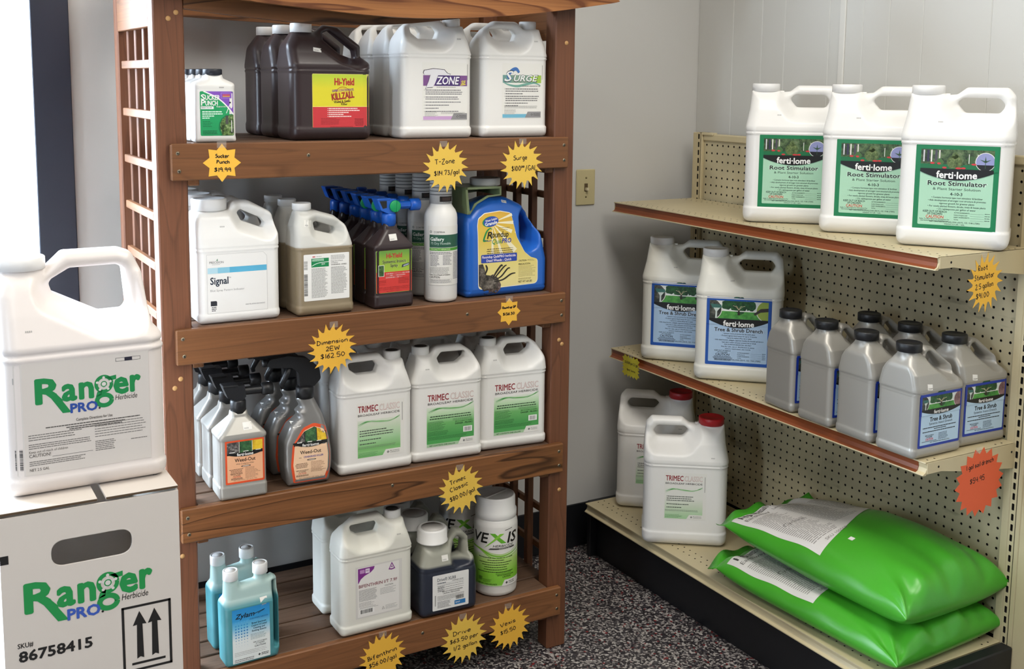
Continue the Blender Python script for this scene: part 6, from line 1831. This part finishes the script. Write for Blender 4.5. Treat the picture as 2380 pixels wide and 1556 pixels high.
cap(t, -.084, .358, .379, .0395, mat('white_cap_bright', 'EDEBE9', .35), ribs=0)
lb = lab_ranger(); lb.build('label', t, on_front(RAN, -.007, .038, lb.w))
stamp(t, RAN, -.082, .268, 13)

# ------------------------------------------------------------------ hand-lettered price tags
CARDY = mat('yellow_card', 'EDB63E', .7)
CARDG = mat('goldenrod_card', 'E6BE4E', .7)
CARDO = mat('orange_card', 'E2623A', .7)
CARDL = mat('lemon_card', 'C3B72C', .7)
TAPE = bpy.data.materials.new('clear_tape'); TAPE.use_nodes = True
_b = TAPE.node_tree.nodes['Principled BSDF']; _b.inputs['Base Color'].default_value = (.8, .78, .72, 1); _b.inputs['Roughness'].default_value = .5; _b.inputs['Alpha'].default_value = .10
PENK = ink('2A1A10', .6)
def sunburst(r, n, inner, lean, ph=0.0, sx=1.0, sy=1.0):
    P = []
    for k in range(n):
        a = ph+2*PI*k/n
        d = PI/n
        for f, rr in ((-.98, inner), (-.55, inner*1.10), (lean, r), (.50, inner*1.06)):
            P.append((sx*rr*math.sin(a+f*d), sy*rr*math.cos(a+f*d)))
    return P
def star(r, n, inner, ph=0.0, sx=1.0, sy=1.0):
    P = []
    for k in range(n):
        for f, rr in ((0, r), (PI/n, inner)):
            a = ph+2*PI*k/n+f
            P.append((sx*rr*math.sin(a), sy*rr*math.cos(a)))
    return P
def price_tag(label, loc, rz, outline, card, lines, rot, name='price_tag', tape=(0, .05), group='hand-lettered price tags', printed=False, tilt=0.0):
    """lines: (text, v mm, cap height mm, width mm, u offset)"""
    t = thing(name, label, 'price tag', loc, rz, group)
    if tilt:
        t.rotation_euler[0] = math.radians(tilt)
    P = [(x/1000, z/1000) for x, z in outline]
    c, s = math.cos(math.radians(rot)), math.sin(math.radians(rot))
    mb = MB(); mb.prism(P, 1, -.0007, -.0002, card); mb.build('card', t)
    lb = Label(200, 200)
    for tx, v, h, wd, du in lines:
        u = du*c-v*s; vv = du*s+v*c
        if printed:
            lb.text(tx, u, vv, h, PENK, w=wd, align='c', bold=.03, rot=rot, z=0)
        else:
            pen_text(lb, tx, u, vv, h, PENK, wd=1.9, w=wd, rot=rot, z=0)
    lb.build('lettering', t, on_plane((0, -.0007, 0), (1, 0, 0), (0, 0, 1), (0, -1, 0)), .00015)
    mb = MB(); mb.box(tape[0]-.010, -.00095, tape[1]-.004, tape[0]+.010, -.0008, tape[1]+.010, TAPE); mb.build('tape', t)
    return t
price_tag('small eight-pointed yellow tag reading Sucker Punch $19.99', (.1066, 0, 1.3285), 0, star(41, 8, 29, PI/8-.38), CARDY,
          [('Sucker', 11, 7.5, 29, 0), ('Punch', -1.5, 7.5, 27, 2), ('$19.99', -19, 8.5, 35, 1)], -2, tape=(0, .036))
SB = dict(n=17, inner=43, lean=.25)
price_tag('yellow sunburst tag reading T-Zone $114.73/gal', (.6395, 0, 1.3035), 0, sunburst(61, 17, 43, .25, .08), CARDG, [('T-Zone', 9, 11, 52, -2), ('$114.73/gal', -18, 11, 66, 2)], 3, tape=(-.006, .053))
price_tag('yellow sunburst tag reading Surge $100/GAL', (.8485, 0, 1.3050), 0, sunburst(62, 17, 43, .25, .0), CARDG, [('Surge', 12, 10, 38, -4), ('$100', -15, 12, 26, -16), ('00', -8, 4.5, 8, 3), ('/GAL', -16, 12, 34, 27)], 2, tape=(.002, .054))
price_tag('yellow sunburst tag reading Dimension 2EW $162.50', (.3510, 0, .8950), 0, sunburst(60, 18, 43, .25, .05), CARDY, [('Dimension', 12, 9.5, 74, 0), ('2EW', -4, 9.5, 32, 1), ('$162.50', -21, 10.5, 58, 0)], 2, tape=(.004, .053))
price_tag('smallest eight-pointed yellow tag reading Round up $136.30', (.8170, 0, .9375), 0, star(33, 8, 24, .02, 1, 1.05), CARDY, [('Round up QP', 9, 5.5, 38, 0), ('$136.30', -8, 6.5, 33, -1)], 1, tape=(0, .030))
price_tag('yellow sunburst tag reading Trimec Classic $80.00/gal', (.6845, 0, .4995), 0, sunburst(63, 17, 45, .25, .1), CARDG, [('Trimec', 22, 10.5, 44, -3), ('Classic', 4, 10.5, 50, -4), ('$80.00/gal', -20, 11, 70, 0)], 14, tape=(-.004, .055))
price_tag('yellow sunburst tag reading Bifenthrin $56.00/gal at the bottom edge', (.4725, 0, .1120), 0, sunburst(62, 18, 45, .25, .02), CARDY, [('Bifenthrin', 3, 10.5, 76, -1), ('$56.00/gal', -16, 10.5, 72, -2)], 8, tape=(0, .056))
price_tag('yellow sunburst tag reading Drive $63.50 per half gallon', (.6955, 0, .1035), 0, sunburst(66, 18, 47, .25, .06), CARDG, [('Drive', 15, 10.5, 50, -6), ('$63.50 per', -4, 10, 80, 0), ('1/2 gallon', -24, 10, 66, 2)], 3, tape=(-.004, .058))
price_tag('yellow sunburst tag reading Vexis $15.50 at the right post', (.8285, 0, .1025), 0, sunburst(62, 17, 44, .25, .12), CARDY, [('Vexis', 8, 10.5, 44, -4), ('$15.50', -13, 10, 46, -6)], 8, tape=(-.006, .056))
yb = YN-.0027
price_tag('long yellow sunburst tag reading Root Stimulator on the top gondola shelf end', (1.6030, yb, 1.0720), 0, sunburst(62, 17, 42, .2, .05, .98, 1.1), CARDY,
          [('Root', 30, 12, 32, -8), ('Stimulator', 10, 12, 66, -3), ('2.5 gallon', -11, 11.5, 58, -3), ('$91.00', -33, 12, 44, -9)], 5, tape=(-.01, .062))
price_tag('orange zigzag tag reading 1 gal soil drench $54.95 on the middle shelf end', (1.6290, yb, .6050), 0, star(84, 18, 68, .1, 1.0, .98), CARDO,
          [('1 gal soil drench', 38, 11, 92, 2), ('$54.95', 2, 12, 50, -8)], 5, tape=(-.01, .074))
c = []
for k in range(20):
    a = 2*PI*k/20
    q = max(abs(math.sin(a)), abs(math.cos(a)))
    c += [(46/q*.98*math.sin(a)*(1.0 if k % 2 else 1.0), 34/q*math.cos(a)), (36/max(abs(math.sin(a+PI/20)), abs(math.cos(a+PI/20)))*math.sin(a+PI/20), 27/max(abs(math.sin(a+PI/20)), abs(math.cos(a+PI/20)))*math.cos(a+PI/20))]
price_tag('small lemon spiky tag with black print on the front lip of the middle gondola shelf', (XF-.0072, .3360, .6445), -90, c, CARDL, [('$ 60.00 per 2.5 gal', 7, 8, 66, 2), ('ferti lome', -14, 7, 44, 2)], 0, tape=(0, .030), printed=True)

# ------------------------------------------------------------------ the green sacks
def sack_mat(name, seed):
    m = bpy.data.materials.new(name); m.use_nodes = True
    nt = m.node_tree; L = nt.links.new
    b = nt.nodes['Principled BSDF']; b.inputs['Roughness'].default_value = .30; b.inputs['Specular IOR Level'].default_value = .5
    tc = nt.nodes.new('ShaderNodeTexCoord'); sx = nt.nodes.new('ShaderNodeSeparateXYZ'); L(tc.outputs['Object'], sx.inputs[0])
    n = nt.nodes.new('ShaderNodeTexNoise'); n.inputs['Scale'].default_value = 9; n.inputs['Detail'].default_value = 4; L(tc.outputs['Object'], n.inputs['Vector'])
    bp = nt.nodes.new('ShaderNodeBump'); bp.inputs['Strength'].default_value = .22; bp.inputs['Distance'].default_value = .003
    n2 = nt.nodes.new('ShaderNodeTexNoise'); n2.inputs['Scale'].default_value = 14; n2.inputs['Detail'].default_value = 3; n2.inputs['Distortion'].default_value = 1.2
    L(tc.outputs['Object'], n2.inputs['Vector']); L(n2.outputs['Fac'], bp.inputs['Height']); L(bp.outputs[0], b.inputs['Normal'])
    b.inputs['Base Color'].default_value = (*hexc('44A02A'), 1)
    return m
SACK = sack_mat('green_film', 0)
def sack_profile(L, W, H, seed, taper):
    rd = random.Random(seed)
    ph = [rd.uniform(0, 6.28) for _ in range(8)]
    def prof(s, t):
        """half thickness at s along, t across (-1..1)"""
        es = max(0.0, 1-abs(s)**(5 if s > 0 else 11)); et = max(0.0, 1-abs(t)**4)
        h = (es*et)**.5*(1-taper*max(0.0, s))
        w = 0
        near = math.exp(-(1-abs(s))*5.0)
        cd = math.hypot(s+1, (t+1)*.75); ca = math.atan2(t+1, s+1.02)
        w += .007*math.exp(-cd*3.2)*math.sin(9*ca+ph[5])
        w += .010*near*math.sin(9*t+ph[0]+2*s)*(1-abs(t)**6)
        w += .005*near*math.sin(19*t+ph[1])*(1-abs(t)**4)
        w += .003*math.sin(4*s+ph[2])*math.sin(3*t+ph[3])
        w += .003*math.exp(-(1-abs(t))*5)*math.sin(13*s+ph[4])
        return h, w
    return prof
def sack(label, loc, rz, L, W, H, seed, base_flat, dome, split):
    """lying sack: length along local y, front edge at -x"""
    t = thing('product_sack', label, 'bag', loc, rz, 'green product sacks')
    pr = sack_profile(L, W, H, seed, .45 if not base_flat else .1)
    NS, NT = 96, 72
    V = {}; MBs = MB()
    def side(s, t_):
        # corners are pulled in a little, seams stick out at both ends
        x = t_*W/2*(1-.035*max(s, 0)**6+(.03*abs(s)**10 if s < 0 else 0)); y = s*L/2*(1+(-.04 if s > 0 else .025)*abs(t_)**6)
        return x, y
    def top(s, t_):
        x, y = side(s, t_); h, w = pr(s, t_)
        return (x, y, H*.42+H*.58*h+w*min(1, h*2.2)+dome(s, t_)*h)
    def bot(s, t_):
        x, y = side(s, t_); h, w = pr(s, t_)
        return (x, y, max(H*.42-H*.46*h, 0.0)+(0 if base_flat else dome(s, t_)*.0))
    ss = [-1+2*i/NS for i in range(NS+1)]; tt = [-math.cos(PI*j/NT) for j in range(NT+1)]
    ss = [math.copysign(1-(1-abs(a))**1.5, a) if abs(a) > 0 else 0 for a in ss]
    Vt = [top(a, b) for a in ss for b in tt]; Vb = [bot(a, b) for a in ss for b in tt]
    n = NT+1
    Ft = [(i*n+j, (i+1)*n+j, (i+1)*n+j+1, i*n+j+1) for i in range(NS) for j in range(NT)]
    mb = MB(); mb.add(Vt, Ft, SACK, True); mb.add(Vb, [f[::-1] for f in Ft], SACK, True)
    me = mb.mesh('film', False)
    bm = bmesh.new(); bm.from_mesh(me); bmesh.ops.remove_doubles(bm, verts=bm.verts[:], dist=.0002); bmesh.ops.recalc_face_normals(bm, faces=bm.faces[:]); bm.to_mesh(me); bm.free()
    body = obj('film', me, t)
    # welded end seams
    for e in (1,):
        mb = MB(); N = 40; Vv = []
        for j in range(N+1):
            b = -1+2*j/N
            x, y = side(e*1.0, b); z = H*.42
            wv = .006*math.sin(5*b+seed+e)+.004*math.sin(11*b+seed)
            Vv += [(x, y-e*.004, z), (x*1.0, y+e*.014, z+wv), (x*1.0, y+e*.030, z+wv*2.1+.004*e)]
        Fs = []
        for j in range(N):
            for k in range(2):
                a = j*3+k; Fs.append((a, a+3, a+4, a+1))
        mb.add(Vv, Fs, SACK, True); o = mb.build('end_seam', t)
        sm = o.modifiers.new('thickness', 'SOLIDIFY'); sm.thickness = .0012
    return t, top, side
def sack_print(t, top, L, W, s0, s1, t0, t1, arcdepth):
    """white instruction panel printed on the upper film, far end of the sack, with a curved lower border"""
    lb = Label(100, 100)
    WPN = ink('D9D6D4', .35); T = ink('8F8B8A'); D = ink('3A3836')
    # u runs along t (across), v runs along s
    UN = 100.0
    nu, nv = 40, 44
    pts = {}
    def low(u): return -arcdepth*min(max(u/UN, 0), 1)**1.6
    V = []; Fs = []
    for j in range(nv+1):
        for i in range(nu+1):
            u = UN*i/nu; v0 = -low(u)
            V.append((u, v0+(UN-v0)*j/nv))
    for j in range(nv):
        for i in range(nu): Fs.append((j*(nu+1)+i, j*(nu+1)+i+1, (j+1)*(nu+1)+i+1, (j+1)*(nu+1)+i))
    lb._add(V, Fs, WPN, 0)
    def vert_lines(v1, v0, step, u0, u1, m, th):
        v = v1
        while v > v0:
            a = u0
            e = u0+(u1-u0)*(1-lb.rnd.random()*.3)
            while a < e:
                b = min(e, a+lb.rnd.uniform(3, 9)); lb.rect(a, v-th, b, v, m, 1, 2.5); a = b+.8
            v -= step
    vert_lines(78, 10, 2.1, 4, 34, T, .8); vert_lines(80, 20, 2.1, 37, 66, T, .8); vert_lines(80, 36, 2.1, 69, 96, T, .8)
    lb.text('HJ', 5, 91, 6.5, D, w=12, bold=.03, z=2); lb.fine(20, 40, 97, 3, 2.2, D, th=1.1)
    lb.text('Earthway', 4, 83, 4.6, ink('6A6664'), w=26, z=2); lb.text('Lawn Spreaders', 34, 83, 3.4, ink('6A6664'), w=26, z=2)
    lb.text('Cyclone', 10, 46, 4, ink('6A6664'), w=22, z=2); lb.text('SKU 100508', 12, 4, 3, ink('77736F'), w=22, z=2)
    def fm(u, v, off):
        U = u*1000; Vv = v*1000
        out = []
        for a, b, c in zip(U, Vv, off):
            q = t0+(t1-t0)*a/UN; s = s0+(s1-s0)*b/UN
            x, y, z = top(s, q); e = 1e-3
            p1 = np.array(top(s+e, q))-np.array(top(s-e, q)); p2 = np.array(top(s, q+e))-np.array(top(s, q-e))
            nn = np.cross(p2, p1); nn = nn/np.linalg.norm(nn); nn = nn if nn[2] > 0 else -nn
            out.append(np.array([x, y, z])+nn*c)
        return np.array(out)
    lb.build('printed_panel', t, fm, .0007)
def sack_sticker(t, top, s, q, a=.012):
    o = [top(s+ds, q+dq) for ds, dq in ((-a*1.9, -a*2.6), (a*1.9, -a*2.6), (a*1.9, a*2.6), (-a*1.9, a*2.6))]
    mb = MB(); mb.add([(x, y, z+.0012) for x, y, z in o]+[(x, y, z+.0006) for x, y, z in o], [(0, 1, 2, 3), (4, 7, 6, 5)], OFFW); mb.build('price_sticker', t)
dm1 = lambda s, q: -.012*math.exp(-((s-.1)**2+(q-.1)**2)*3)
t, top, sd = sack('lower green sack with white instruction panel, lying on the bottom deck', (1.553, -.466, ZD+.0002), 3, .60, .385, .098, 3, True, dm1, None)
sack_print(t, top, .6, .385, -.14, .88, -.92, .80, 34)
sack_sticker(t, top, -.40, -.56)
dm2 = lambda s, q: .034*math.exp(-((s+.30)**2+(q-.25)**2)*2.0)
t, top, sd = sack('upper green sack with white instruction panel, lying on the lower sack', (1.569, -.464, ZD+.097), 1.5, .615, .36, .120, 8, False, dm2, None)
sack_print(t, top, .615, .36, -.12, .93, -.91, .88, 34)
sack_sticker(t, top, -.22, -.50)
